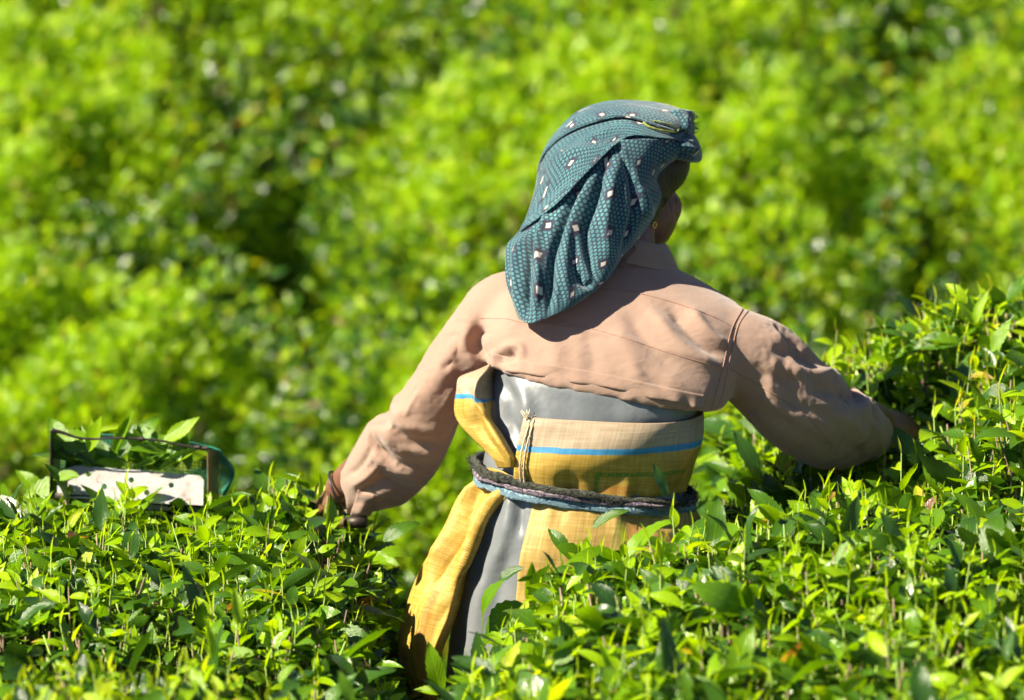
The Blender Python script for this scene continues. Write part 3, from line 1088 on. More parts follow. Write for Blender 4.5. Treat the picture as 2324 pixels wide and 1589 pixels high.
def patch(name, rows, nu=60, nv=60, folds=(), mat=None, parent=None, thick=0.0015, bulge=None, clear=None, gap=0.006, noise=0.0, seed=0.0, uvrot=0.0, v0=0.0):
    """cloth through rows of (dx, dy, y) points; folds push along the normal"""
    ctr = np.array([[W(*p) for p in spline(np.array(r, float), nu)] for r in rows])
    G = np.array([spline(ctr[:, i], nv) for i in range(nu)]).transpose(1, 0, 2)      # nv, nu, 3
    du = np.linalg.norm(np.diff(G, axis=1), axis=2); dv = np.linalg.norm(np.diff(G, axis=0), axis=2)
    mid = nu // 2
    U = np.concatenate([np.zeros((nv, 1)), np.cumsum(du, 1)], 1); U = U - U[:, mid:mid + 1] * 0.5 * (1 if uvrot else 0)
    Vv = np.concatenate([np.zeros((1, nu)), np.cumsum(dv, 0)], 0) + v0
    if uvrot:
        c, s = math.cos(uvrot), math.sin(uvrot)
        U, Vv = U * c - Vv * s, U * s + Vv * c
    F = [(j * nu + i, j * nu + i + 1, (j + 1) * nu + i + 1, (j + 1) * nu + i) for j in range(nv - 1) for i in range(nu - 1)]
    me = pydata(name, G.reshape(-1, 3), F, np.stack([U.ravel(), Vv.ravel()], 1))
    # normals towards the camera
    no = np.empty(len(me.vertices) * 3); me.vertices.foreach_get("normal", no); no = no.reshape(-1, 3)
    co = G.reshape(-1, 3)
    if ((no * (CAM - co)).sum(1)).mean() < 0:
        me.flip_normals()
    if folds or noise:
        apply_folds(me, folds, noise, seed, facing=False)
    if clear is not None:
        co = np.empty(len(me.vertices) * 3); me.vertices.foreach_get("co", co); co = co.reshape(-1, 3)
        for i, p in enumerate(co):
            dr = Vector(p - CAM); L = dr.length; dr.normalize()
            h = clear.ray_cast(Vector(CAM), dr, L + 0.4)
            if h[0] is not None and h[3] < L + gap:
                co[i] = CAM + np.array(dr) * (h[3] - gap)
        me.vertices.foreach_set("co", co.ravel()); me.update()
    o = link(name, me, mat)
    if parent is not None:
        attach(o, parent)
    if thick:
        m = o.modifiers.new("thick", 'SOLIDIFY'); m.thickness = thick; m.offset = -1
    return o


def on_surface(bvh, pts, lift=0.0005):
    out = []
    for (dx, dy) in pts:
        d = Vector(FWD * DIST + RGT * (dx - CX) / UNIT - UPV * (dy - CY) / UNIT).normalized()
        h = bvh.ray_cast(Vector(CAM), d)
        if h[0] is not None:
            out.append(np.array(h[0]) + np.array(h[1]) * lift)
    return out


def bvh_of(me):
    return BVHTree.FromPolygons([v.co.copy() for v in me.vertices], [tuple(p.vertices) for p in me.polygons])


# ------------------------------------------------------------------ the picker
W_UPRIGHT = W


def W(dx, dy, y):
    """as above, with the upper body leaning forward"""
    return W_UPRIGHT(dx, dy, y + 0.0002 * max(0.0, 930 - dy))


picker = empty("person", (0.08, 0.02, 0.0))
tag(picker, "person in a faded pink shirt and teal headscarf plucking tea, seen from behind", "person")

# body: one continuous skin
PHI = R(38)
fd = np.array([math.sin(PHI), math.cos(PHI), -0.12]); fd = unit(fd)
sd = unit(np.cross(fd, np.array([0, 0, 1.0]))); ud = np.cross(sd, fd)
HC = W(1424, 425, 0.11)
body = []
body.append(ellipsoid_data(HC + ud * 0.02 - fd * 0.012, (sd * 0.070, fd * 0.088, ud * 0.088)))
body.append(ellipsoid_data(HC - ud * 0.035 + fd * 0.038, (sd * 0.060, fd * 0.052, ud * 0.066)))
body.append(ellipsoid_data(HC - ud * 0.092 + fd * 0.056, (sd * 0.030, fd * 0.026, ud * 0.018)))
for s in (-1, 1):
    body.append(ellipsoid_data(HC - ud * 0.028 + fd * 0.050 + sd * 0.032 * s, (sd * 0.027, fd * 0.032, ud * 0.030)))
    body.append(ellipsoid_data(HC - ud * 0.012 - fd * 0.026 + sd * 0.068 * s, (sd * 0.007, fd * 0.016, ud * 0.026)))
    body.append(ellipsoid_data(HC + ud * 0.022 + fd * 0.074 + sd * 0.028 * s, (sd * 0.020, fd * 0.008, ud * 0.008)))
body.append(tube_data([HC + fd * 0.085 + ud * 0.005, HC + fd * 0.098 - ud * 0.018, HC + fd * 0.105 - ud * 0.034], [0.008, 0.010, 0.013], 12))
body.append(ellipsoid_data(HC + fd * 0.089 - ud * 0.062, (sd * 0.022, fd * 0.008, ud * 0.009)))
NB = W(1405, 600, 0.065)
body.append(tube_data([HC - ud * 0.05 - fd * 0.015, (HC + NB) / 2, NB], [0.05, 0.047, 0.055]))
CH = W(1385, 800, 0.05); WA = W(1340, 1010, 0.03); PV = W(1330, 1190, 0.03)
body.append(loft_data([ring_from_LR(1300, 640, 1530, 680, 0.065, 0.07, 24), ring_from_LR(1200, 690, 1600, 760, 0.06, 0.09, 24), ring_from_LR(1190, 800, 1580, 850, 0.05, 0.092, 24),
                       ring_from_LR(1190, 1000, 1480, 1010, 0.03, 0.082, 24), ring_from_LR(1150, 1150, 1510, 1160, 0.03, 0.10, 24), ring_from_LR(1170, 1260, 1490, 1260, 0.03, 0.09, 24)]))
for s in (-1, 1):
    hip = np.array([PV[0] + 0.07 * s, 0.03, 0.84]); kn = np.array([PV[0] + 0.075 * s, 0.02, 0.44]); an = np.array([PV[0] + 0.08 * s, 0.04, 0.085])
    body.append(tube_data([hip, (hip + kn) / 2, kn, kn * 0.6 + an * 0.4, an], [0.080, 0.072, 0.052, 0.052, 0.034]))
    body.append(tube_data([an + np.array([0, -0.03, -0.05]), an + np.array([0, 0.07, -0.055]), an + np.array([0, 0.14, -0.062])], [0.03, 0.03, 0.02]))
SL, EL, WL = W(1165, 710, 0.06), W(925, 985, 0.15), W(772, 1108, 0.245)
SR, ER, WR = W(1640, 790, 0.06), W(1880, 930, 0.16), W(1996, 955, 0.270)
body.append(tube_data([SL, (SL + EL) / 2, EL, (EL + WL) / 2, WL], [0.034, 0.036, 0.036, 0.034, 0.024]))
body.append(tube_data([SR, (SR + ER) / 2, ER, (ER + WR) / 2, WR], [0.034, 0.036, 0.036, 0.032, 0.023]))


def hand(wrist, fwd, up, side, curl, parts):
    """palm and five fingers; side points to the thumb"""
    fwd = unit(fwd); side = unit(side - fwd * (side @ fwd)); up = np.cross(side, fwd)
    if up[2] < 0:
        up = -up
    palm = wrist + fwd * 0.048
    parts.append(ellipsoid_data(palm, (side * 0.039, fwd * 0.052, up * 0.014)))
    for i, (o, l) in enumerate(((0.028, 0.068), (0.0095, 0.076), (-0.0095, 0.070), (-0.028, 0.055))):
        b = palm + side * o + fwd * 0.036
        c1 = curl * (0.8 + 0.12 * i)
        d1 = fwd * math.cos(c1 * 0.5) - up * math.sin(c1 * 0.5)
        d2 = fwd * math.cos(c1 * 1.2) - up * math.sin(c1 * 1.2)
        d3 = fwd * math.cos(c1 * 1.8) - up * math.sin(c1 * 1.8)
        p1 = b + d1 * l * 0.45; p2 = p1 + d2 * l * 0.32; p3 = p2 + d3 * l * 0.23
        parts.append(tube_data([b, p1, p2, p3], [0.0088, 0.0082, 0.0075, 0.0064], 10))
    b = palm + side * 0.032 - fwd * 0.018
    p1 = b + unit(side * 0.7 + fwd * 0.6 - up * 0.3) * 0.034; p2 = p1 + unit(fwd * 0.85 + side * 0.25 - up * 0.45) * 0.028
    parts.append(tube_data([b, p1, p2], [0.011, 0.0095, 0.0078], 10))


hand(WL, W(716, 1160, 0.36) - WL, None, np.array([0.3, 0.8, 0.35]), 1.1, body)
hand(WR, W(2092, 976, 0.345) - WR, None, np.array([-0.3, 0.7, 0.35]), 0.75, body)
bme = fuse("body", body, 0.0042, 4)
bme.materials.append(M_SKIN)
attach(link("body", bme), picker)
eye = None
for s in (-1, 1):
    v, f = ellipsoid_data(HC + ud * 0.006 + fd * 0.068 + sd * 0.027 * s, (sd * 0.011, fd * 0.010, ud * 0.009), 14, 8)
    attach(link("eye", pydata("eye", v, f), M_EYE), picker)
v, f = ellipsoid_data(HC + ud * 0.026 - fd * 0.020, (sd * 0.0765, fd * 0.094, ud * 0.092), 40, 24)
v2 = ellipsoid_data(HC + ud * 0.040 + fd * 0.014, (sd * 0.080, fd * 0.089, ud * 0.066), 40, 24)
hair_parts = [(v, f), v2, ellipsoid_data(HC - ud * 0.02 - fd * 0.03 + sd * 0.0, (sd * 0.078, fd * 0.055, ud * 0.06), 30, 18)]
hme = fuse("hair", hair_parts, 0.004, 4); hme.materials.append(M_HAIR)
hair = attach(link("hair", hme), picker)
bb_ = bvh_of(bme)
sh0 = np.array(on_surface(bb_, [(1500 + 4 * i, 440 + 3 * (i % 5)) for i in range(13)], 0.003))
if len(sh0):
    sh1 = sh0 + np.stack([rng.uniform(0.0, 0.012, len(sh0)), rng.uniform(-0.01, 0.004, len(sh0)), rng.uniform(-0.035, -0.012, len(sh0))], 1)
    attach(link("stray_hair", sticks_mesh("stray_hair", sh0, sh1, np.full(len(sh0), 0.0004), np.full(len(sh0), 0.0002), np.zeros(len(sh0))), M_HAIR), picker)
er = on_surface(bb_, [(1480, 512)], 0.004)[0]
attach(link("earring", tube_mesh("earring", [er + 0.0045 * (math.cos(a) * fd + math.sin(a) * ud) for a in np.linspace(0, 2 * math.pi, 15)[:-1]], 0.0011, 6, closed=True), M_GOLD), picker)

# shirt
T = [  # Lx, Ly, Rx, Ry, cy, b
    (1392, 560, 1484, 566, 0.085, 0.050), (1380, 572, 1496, 585, 0.082, 0.058), (1300, 590, 1530, 607, 0.075, 0.068), (1205, 603, 1600, 644, 0.07, 0.082),
    (1140, 624, 1675, 688, 0.065, 0.096), (1098, 665, 1708, 732, 0.06, 0.110), (1082, 720, 1700, 792, 0.05, 0.120), (1085, 775, 1678, 850, 0.042, 0.124),
    (1096, 812, 1655, 905, 0.036, 0.122), (1108, 826, 1640, 928, 0.034, 0.116), (1125, 825, 1620, 920, 0.034, 0.104), (1140, 790, 1600, 880, 0.04, 0.095)]
shirt_parts = [loft_data([ring_from_LR(*r) for r in T])]


def rim_sleeve(ctrs, radii):
    """open cuff: the tube turns back into itself"""
    P = [W(*c) for c in ctrs]; r = [x / UNIT for x in radii]
    PP = spline(np.array(P), 26); rr = np.interp(np.linspace(0, len(r) - 1, 26), range(len(r)), r)
    PP = list(PP); rr = list(rr)
    back = [PP[-1] + (PP[-1] - PP[-2]) * 0.0, PP[-2], PP[-3], PP[-4]]
    rb = [rr[-1] - 0.007, rr[-2] - 0.009, rr[-3] - 0.010, rr[-4] - 0.014]
    P = PP + back; r = rr + rb
    rings = []; prev = None
    n = 30
    for i in range(len(P)):
        if i < 26:
            t = unit(PP[min(i + 1, 25)] - PP[max(i - 1, 0)])
        else:
            j = 25 - (i - 26)
            t = unit(PP[min(j + 1, 25)] - PP[max(j - 1, 0)])
        if prev is None:
            s = unit(np.cross(t, np.array([0, 1.0, 0])))
        else:
            s = unit(prev - t * (prev @ t))
        prev = s
        u = np.cross(t, s)
        rings.append([P[i] + r[i] * (math.cos(2 * math.pi * k / n) * s + math.sin(2 * math.pi * k / n) * u) for k in range(n)])
    return loft_data(rings)


shirt_parts.append(rim_sleeve([(1185, 672, 0.060), (1132, 700, 0.060), (1085, 765, 0.065), (1020, 850, 0.09), (965, 925, 0.12), (912, 1000, 0.165), (868, 1062, 0.20), (828, 1096, 0.225), (795, 1113, 0.235), (768, 1122, 0.232)],
                              [66, 78, 76, 78, 86, 92, 84, 70, 58, 52]))
shirt_parts.append(rim_sleeve([(1610, 762, 0.06), (1665, 795, 0.058), (1720, 828, 0.075), (1790, 888, 0.11), (1850, 928, 0.15), (1905, 962, 0.20), (1950, 980, 0.245), (1986, 982, 0.28), (2012, 978, 0.292)],
                              [90, 100, 108, 112, 109, 98, 78, 58, 45]))
sme = fuse("shirt", shirt_parts, 0.0060, 10)


def drape_cloth(me, frames=16, slack=-0.05, bend=2.5, hold=0.05, steps=6):
    """let the cotton settle: a little spare cloth buckles into wrinkles over the arms and back"""
    n = len(me.vertices)
    co = np.empty(n * 3); me.vertices.foreach_get("co", co); co = co.reshape(-1, 3)
    no = np.empty(n * 3); me.vertices.foreach_get("normal", no); no = no.reshape(-1, 3)
    g_ = np.random.default_rng(3)
    q = proj(co)
    fixed = (q[:, 0] > 1990) | (q[:, 0] < 835) | (q[:, 1] < 585)
    arm = np.maximum(sst(0, 90, q[:, 0] - (1715 - 0.30 * (q[:, 1] - 740))), sst(0, 80, (1085 - 0.0 * q[:, 1]) - q[:, 0]))
    wgt = np.where(fixed | (arm < 0.02), 1.0, np.round(hold + (1 - hold) * (1 - arm) ** 2, 2))
    co2 = co + no * (g_.normal(0, 0.0005, n) * (1 - wgt))[:, None]
    me.vertices.foreach_set("co", co2.ravel()); me.update()
    o = link("settling", me)
    vg = o.vertex_groups.new(name="pin")
    for w_ in np.unique(wgt):
        vg.add([int(i) for i in np.nonzero(wgt == w_)[0]], float(w_), 'REPLACE')
    m = o.modifiers.new("cloth", 'CLOTH')
    c = m.settings
    c.quality = steps
    c.mass = 0.15
    c.tension_stiffness = 25; c.compression_stiffness = 25; c.shear_stiffness = 8; c.bending_stiffness = bend
    c.tension_damping = 8; c.compression_damping = 8; c.shear_damping = 8; c.bending_damping = 0.5
    c.air_damping = 3
    c.vertex_group_mass = "pin"
    c.pin_stiffness = 2.0
    c.shrink_min = slack
    c.effector_weights.gravity = 0.08
    m.collision_settings.use_collision = False
    m.collision_settings.use_self_collision = False
    m.point_cache.frame_start = 1; m.point_cache.frame_end = frames
    for f in range(1, frames + 1):
        SC.frame_set(f)
    dg = bpy.context.evaluated_depsgraph_get()
    out = bpy.data.meshes.new_from_object(o.evaluated_get(dg))
    bpy.data.objects.remove(o, do_unlink=True)
    SC.frame_set(1)
    return out


sme = drape_cloth(sme)
_so = link("s", sme)
_m = _so.modifiers.new("s", 'SUBSURF'); _m.levels = 1; _m.render_levels = 1
_dg = bpy.context.evaluated_depsgraph_get(); _dg.update()
sme = bpy.data.meshes.new_from_object(_so.evaluated_get(_dg)); bpy.data.objects.remove(_so, do_unlink=True)
smooth(sme)
FOLDS = [
    # torso
    ([(1075, 722), (1240, 738), (1400, 764), (1520, 798), (1650, 835)], 0.0020, 7),
    ([(1092, 735), (1078, 785), (1112, 822)], -0.016, 13), ([(1062, 735), (1060, 790), (1090, 840)], 0.006, 16),
    ([(1112, 760), (1108, 800), (1140, 815)], 0.007, 14),
    ([(1128, 815), (1172, 802)], -0.013, 12), ([(1135, 795), (1178, 786), (1190, 815)], 0.006, 10),
    ([(1250, 745), (1262, 800), (1255, 850)], 0.0035, 22), ([(1330, 745), (1345, 810), (1335, 868)], -0.003, 20),
    ([(1390, 740), (1430, 800), (1460, 880)], 0.004, 22),
    ([(1470, 700), (1550, 790), (1640, 842)], 0.009, 16), ([(1515, 695), (1590, 775), (1655, 812)], -0.009, 13), ([(1560, 700), (1620, 765), (1660, 785)], 0.008, 12), ([(1420, 705), (1480, 790), (1540, 840)], -0.005, 17),
    ([(1500, 850), (1560, 885), (1620, 905)], 0.004, 18),
    ([(1380, 655), (1500, 675), (1600, 712), (1668, 745)], 0.0022, 12),
    ([(1150, 660), (1160, 720), (1130, 780)], 0.004, 26), ([(1200, 700), (1230, 760)], -0.003, 26),
    # right sleeve
    ([(1735, 760), (1800, 772), (1850, 808)], 0.0030, 12), ([(1735, 792), (1810, 806), (1880, 842)], -0.0040, 11),
    ([(1745, 822), (1840, 848), (1900, 842), (1938, 868)], 0.0070, 15), ([(1830, 885), (1895, 888), (1935, 912)], -0.0080, 12),
    ([(1922, 866), (1960, 900), (1972, 955)], 0.0065, 12), ([(1942, 872), (1984, 925), (1990, 975)], -0.0050, 9),
    ([(1700, 890), (1800, 948), (1880, 1000)], 0.0030, 18), ([(1720, 925), (1820, 980), (1900, 1030)], -0.0035, 16),
    ([(1862, 935), (1930, 955), (1968, 1010)], 0.0050, 14), ([(1895, 1000), (1940, 1018), (1962, 1045)], -0.0050, 11),
    ([(1770, 900), (1850, 935), (1900, 950)], -0.0040, 12), ([(1690, 830), (1760, 860), (1830, 870)], -0.0030, 12),
    ([(1975, 950), (2000, 990), (1998, 1030)], 0.0020, 10),
    # left sleeve
    ([(1070, 700), (1045, 760), (1020, 810)], 0.0015, 20), ([(1092, 715), (1076, 765)], -0.0030, 10),
    ([(1040, 770), (990, 860), (930, 930)], 0.0030, 22), ([(1062, 840), (1030, 930), (1000, 975)], -0.0025, 16),
    ([(890, 915), (930, 968), (1015, 985)], 0.0055, 14), ([(872, 955), (925, 1000), (1005, 1012)], -0.0065, 11),
    ([(858, 975), (925, 1030), (1010, 1030)], 0.0050, 13), ([(845, 1000), (905, 1055), (985, 1062)], -0.0055, 12),
    ([(838, 1025), (900, 1080), (975, 1085)], 0.0045, 13), ([(868, 1090), (930, 1112)], -0.0025, 12),
    ([(782, 1085), (815, 1060), (845, 1015)], -0.0050, 8), ([(795, 1105), (835, 1080), (862, 1050)], 0.0045, 8),
    ([(805, 1125), (850, 1100), (885, 1080)], -0.0045, 8), ([(825, 1140), (870, 1118), (905, 1102)], 0.0035, 9),
]
cr = random.Random(5)
for _ in range(2):                                   # small creases over the back
    x0, y0_ = cr.uniform(1120, 1640), cr.uniform(640, 890)
    an, ln = cr.gauss(0.35, 0.5), cr.uniform(30, 110)
    FOLDS.append(([(x0, y0_), (x0 + ln * 0.5 * math.cos(an), y0_ + ln * 0.5 * math.sin(an) + cr.uniform(-5, 5)), (x0 + ln * math.cos(an), y0_ + ln * math.sin(an))], cr.choice((-1, 1)) * cr.uniform(0.0010, 0.0026), cr.uniform(3.5, 7)))
for (ax, ay, bx, by, hw, cnt) in ((1720, 820, 1990, 990, 95, 8), (1060, 760, 800, 1110, 75, 8)):
    for _ in range(cnt):                             # creases across and along the sleeves
        f = cr.uniform(0.05, 0.95); o_ = cr.uniform(-0.8, 0.8) * hw
        ux, uy = bx - ax, by - ay; L_ = math.hypot(ux, uy); ux, uy = ux / L_, uy / L_
        x0, y0_ = ax + (bx - ax) * f - uy * o_, ay + (by - ay) * f + ux * o_
        an = math.atan2(uy, ux) + cr.choice((0.0, 0.9, -0.9)) + cr.gauss(0, 0.25); ln = cr.uniform(25, 90)
        FOLDS.append(([(x0, y0_), (x0 + ln * 0.5 * math.cos(an) + cr.uniform(-6, 6), y0_ + ln * 0.5 * math.sin(an)), (x0 + ln * math.cos(an), y0_ + ln * math.sin(an))], cr.choice((-1, 1)) * cr.uniform(0.0014, 0.0036), cr.uniform(3.5, 7)))
apply_folds(sme, FOLDS, 0.0009, 0.4)
sme.materials.append(M_SHIRT)
shirt = attach(link("shirt", sme), picker)
sb = bvh_of(sme)


def seam(name, line, r=0.0011, mat=None, par=None, lift=0.0003):
    pts = on_surface(sb, spline(np.array(line, float), 40), lift)
    if len(pts) > 3:
        o = link(name, tube_mesh(name, pts, r, 6), mat or M_SEAM)
        o.parent = par or shirt
        o.matrix_parent_inverse = Matrix.Translation(picker.location).inverted()
        return o


SHI = shirt
for nm, ln in (("yoke_seam", [(1340, 655), (1430, 662), (1540, 690), (1625, 722), (1668, 745)]),
               ("shoulder_seam", [(1712, 694), (1690, 715), (1672, 748), (1655, 820), (1640, 890), (1626, 935)]),
               ("sleeve_seam", [(1660, 838), (1740, 885), (1830, 945), (1890, 1010)]),
               ("back_crease", [(1090, 722), (1150, 724), (1190, 732), (1300, 738), (1400, 762), (1500, 795), (1600, 824), (1655, 838)])):
    o = seam(nm, ln, 0.0008 if nm != "back_crease" else 0.0005)
    o.parent = None
    attach(o, picker)
# stitched tape beside the shoulder seam
a_ = on_surface(sb, spline(np.array([(1693, 690), (1660, 748), (1643, 820), (1622, 900), (1612, 930)], float), 40), 0.0008)
attach(link("seam_stitching", tube_mesh("seam_stitching", a_, 0.0007, 5), M_SEAM), picker)
# loose lower edge of the shirt, a thin turned hem
HEM = spline(np.array([(1114, 826), (1180, 842), (1280, 858), (1400, 880), (1500, 902), (1560, 915), (1598, 922)], float), 110)
HV, HU = [], []
for i, (hx, hy) in enumerate(HEM):
    base = on_surface(sb, [(hx, hy - 26)], 0.0012)
    low = on_surface(sb, [(hx, hy - 8)], 0.0012)
    b0 = base[0] if base else W(hx, hy - 26, -0.07)
    l0 = low[0] if low else b0
    for r in range(7):
        f = r / 6
        yy_ = b0[1] + (min(l0[1], b0[1]) - b0[1]) * min(1, f * 1.3) - 0.002 * f + 0.0035 * f * math.sin(i * 0.33) * math.sin(i * 0.11 + 1)
        p_ = W_UPRIGHT(hx, hy - 26 + 32 * f + 2.0 * f * math.sin(i * 0.21), yy_)
        HV.append(p_); HU.append((i / 110, f))
HF = [(i * 7 + r, (i + 1) * 7 + r, (i + 1) * 7 + r + 1, i * 7 + r + 1) for i in range(109) for r in range(6)]
hem_o = attach(link("hem", pydata("hem", HV, HF, HU), M_SHIRT), picker)
m = hem_o.modifiers.new("thick", 'SOLIDIFY'); m.thickness = 0.0012; m.offset = 0
# collar: a stand and a fall lying round the neck
crings = []
cc = W(1430, 578, 0.082)
cup = unit(np.array([0.10, 0.22, 1.0])); cs = unit(np.array([1.0, 0, -0.10])); cf = unit(np.cross(cup, cs))
for (r1, r2, h) in ((0.058, 0.060, -0.012), (0.050, 0.053, 0.004), (0.047, 0.050, 0.018), (0.050, 0.053, 0.021), (0.058, 0.060, 0.010), (0.067, 0.066, -0.006), (0.074, 0.070, -0.020)):
    crings.append([cc + cs * r1 * math.cos(a) + cf * r2 * math.sin(a) + cup * (h + 0.003 * math.sin(a * 3 + 1)) for a in np.linspace(0, 2 * math.pi, 33)[:-1]])
CV = [p for r in crings for p in r]
CF = [(i * 32 + k, i * 32 + (k + 1) % 32, (i + 1) * 32 + (k + 1) % 32, (i + 1) * 32 + k) for i in range(6) for k in range(32)]
co_ = attach(link("collar", pydata("collar", CV, CF), M_SHIRT), picker)
m = co_.modifiers.new("thick", 'SOLIDIFY'); m.thickness = 0.0015
m = co_.modifiers.new("sub", 'SUBSURF'); m.levels = 1; m.render_levels = 2

# grey sheet wrapped round the body
AP = [  # Lx, Ly, Rx, Ry, cy, b
    (1135, 790, 1600, 850, 0.034, 0.100), (1116, 826, 1604, 900, 0.034, 0.110), (1112, 880, 1585, 925, 0.034, 0.112), (1112, 950, 1566, 955, 0.032, 0.108), (1106, 1010, 1552, 1015, 0.03, 0.104),
    (1098, 1050, 1546, 1060, 0.03, 0.104), (1096, 1100, 1546, 1110, 0.03, 0.110), (1072, 1170, 1575, 1180, 0.03, 0.120), (1050, 1260, 1585, 1260, 0.03, 0.126),
    (1030, 1380, 1590, 1380, 0.03, 0.128), (1010, 1560, 1600, 1560, 0.03, 0.130), (1000, 1900, 1605, 1900, 0.03, 0.135), (990, 2300, 1610, 2300, 0.03, 0.14), (985, 2400, 1615, 2400, 0.03, 0.14)]
APd = np.array([(a[1] + a[3]) / 2 for a in AP])
APa = np.array(AP)


def ap_pt(phi, dyc, off=0.0, p=2.25):
    v = [np.interp(dyc, APd, APa[:, k]) for k in range(6)]
    L = W(v[0], v[1], v[4]); R_ = W(v[2], v[3], v[4])
    C = (L + R_) / 2; H = (R_ - L) / 2
    h = np.linalg.norm(H)
    c, s = math.cos(phi), math.sin(phi)
    return C + H * (1 + off / h) * math.copysign(abs(c) ** (2 / p), c) + np.array([0, (v[5] + off) * math.copysign(abs(s) ** (2 / p), s), 0])


nphi, nlev = 160, 110
lev = np.concatenate([np.linspace(825, 1600, 80), np.linspace(1620, APd[-1], 30)])
AV = [ap_pt(2 * math.pi * k / nphi, dyc) for dyc in lev for k in range(nphi)]
AF = [(j * nphi + k, j * nphi + (k + 1) % nphi, (j + 1) * nphi + (k + 1) % nphi, (j + 1) * nphi + k) for j in range(nlev - 1) for k in range(nphi)]
ame = pydata("apron", AV, AF)
bm = bmesh.new(); bm.from_mesh(ame); bmesh.ops.recalc_face_normals(bm, faces=bm.faces); bm.to_mesh(ame); bm.free()
apply_folds(ame, [
    ([(1128, 850), (1160, 900), (1150, 960), (1165, 1040)], -0.012, 18), ([(1150, 860), (1190, 900), (1200, 960)], 0.009, 18), ([(1135, 960), (1160, 1000), (1190, 1050)], 0.008, 10), ([(1150, 950), (1180, 1000), (1205, 1040)], -0.007, 10),
    ([(1180, 850), (1300, 890), (1400, 905)], 0.004, 22), ([(1120, 930), (1140, 1000), (1170, 1050)], 0.004, 14),
    ([(1165, 1095), (1160, 1140), (1150, 1200), (1120, 1300)], 0.007, 14), ([(1178, 1100), (1180, 1160), (1178, 1220)], -0.008, 10),
    ([(1140, 1110), (1120, 1160), (1090, 1240), (1070, 1340)], -0.006, 14), ([(1110, 1150), (1085, 1220), (1060, 1320)], 0.005, 12),
    ([(1150, 1240), (1130, 1340), (1110, 1450)], -0.008, 20), ([(1100, 1300), (1080, 1400), (1060, 1520)], 0.006, 20)], 0.0012, 2.0)
apron = attach(link("apron", ame, M_APRON), picker)
m = apron.modifiers.new("thick", 'SOLIDIFY'); m.thickness = 0.002; m.offset = -1
ab = bvh_of(ame)


# yellow sack wrapped over the sheet
def sack_sheet(name, phi0, phi1, dy_top, dy_bot, nu, nv, v0, offs, mat, seed, tilt0=0.0, tilt1=0.0, cinch=None):
    V, UV = [], []
    for j in range(nv):
        f = j / (nv - 1)
        acc = 0.0; prev = None
        for i in range(nu):
            g = i / (nu - 1)
            ph = phi0 + (phi1 - phi0) * g
            top = dy_top + tilt0 * g; bot = dy_bot + tilt1 * g
            dyc = top + (bot - top) * f
            ws = math.sin(g * 61 + seed) * 0.6 + math.sin(g * 37 - seed * 2) * 0.5 + math.sin(g * 97 + 1) * 0.3
            near = math.exp(-((1 - f) / 0.28) ** 2) if cinch == 'bottom' else math.exp(-(f / 0.3) ** 2)
            belly = math.sin(math.pi * min(1, f * 1.02)) if cinch == 'bottom' else min(1, f * 2)
            off = offs + (0.015 if cinch == 'bottom' else 0.009) * belly + (0.0055 if cinch == 'bottom' else 0.0028) * ws * near + 0.0022 * math.sin(g * 17 + f * 7 + seed)
            if cinch == 'bottom':
                off -= 0.004 * near
            p = ap_pt(ph, dyc, off)
            if prev is not None:
                acc += np.linalg.norm(p - prev)
            prev = p
            V.append(p); UV.append((acc, v0 + f * (dy_bot - dy_top) / UNIT))
    F = [(j * nu + i, j * nu + i + 1, (j + 1) * nu + i + 1, (j + 1) * nu + i) for j in range(nv - 1) for i in range(nu - 1)]
    me = pydata(name, V, F, UV)
    o = attach(link(name, me, mat), picker)
    m = o.modifiers.new("thick", 'SOLIDIFY'); m.thickness = 0.0016; m.offset = 0
    return o


PL = math.pi + math.acos(0.60) * 1.0        # left edge of the sack on the back
sack_sheet("sack_wrap", PL + 0.02, 2 * math.pi + 0.9, 925, 1085, 150, 50, 0.0, 0.009, M_SACK, 1.3, -10, 24, 'bottom')
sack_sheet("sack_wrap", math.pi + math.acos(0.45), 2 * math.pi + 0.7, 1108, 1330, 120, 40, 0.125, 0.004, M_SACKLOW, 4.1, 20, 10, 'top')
# double stitching along the sack's open side, with a frayed thread knot
for k, g in enumerate((0.026, 0.040)):
    ph = PL + 0.02 + (2 * math.pi + 0.9 - PL) * g * 0.92
    pts = [ap_pt(ph + 0.004 * math.sin(j * 2.3), 926 + 152 * j / 30, 0.012 + 0.015 * math.sin(math.pi * j / 30)) for j in range(31)]
    attach(link("stitching", tube_mesh("stitching", pts, [0.0012 + 0.0006 * (j % 2) for j in range(31)], 6), simple("stitch_thread", (0.40, 0.33, 0.22), 0.9)), picker)
kn_ = ap_pt(PL + 0.07, 926, 0.016)
fp0 = np.repeat(kn_[None], 12, 0) + rng.normal(0, 0.002, (12, 3))
fp1 = fp0 + np.stack([rng.normal(0, 0.008, 12), rng.normal(-0.002, 0.004, 12), rng.uniform(0.004, 0.014, 12)], 1)
attach(link("frayed_thread", sticks_mesh("frayed_thread", fp0, fp1, np.full(12, 0.0008), np.full(12, 0.0004), np.zeros(12)), simple("pale_thread", (0.55, 0.47, 0.34), 0.9)), picker)

# belt cords round the waist
def belt(name, dyl, dyr, off, r, mat, squash=1.0, ph0=0.0, wob=0.0, twist=0):
    pts, rad = [], []
    n = 120
    for k in range(n):
        ph = 2 * math.pi * k / n
        f = 0.5 + 0.5 * math.cos(ph)
        pts.append(ap_pt(ph, dyl + (dyr - dyl) * f + wob * math.sin(ph * 9 + ph0), off + 0.002 * math.sin(7 * ph + ph0)))
        rad.append(r * (1.1 - 0.4 * f) * (1 + 0.12 * math.sin(ph * 23 + ph0) + 0.08 * math.sin(ph * 57)))
    return attach(link(name, tube_mesh(name, pts, rad, 10, closed=True, squash=squash), mat), picker)


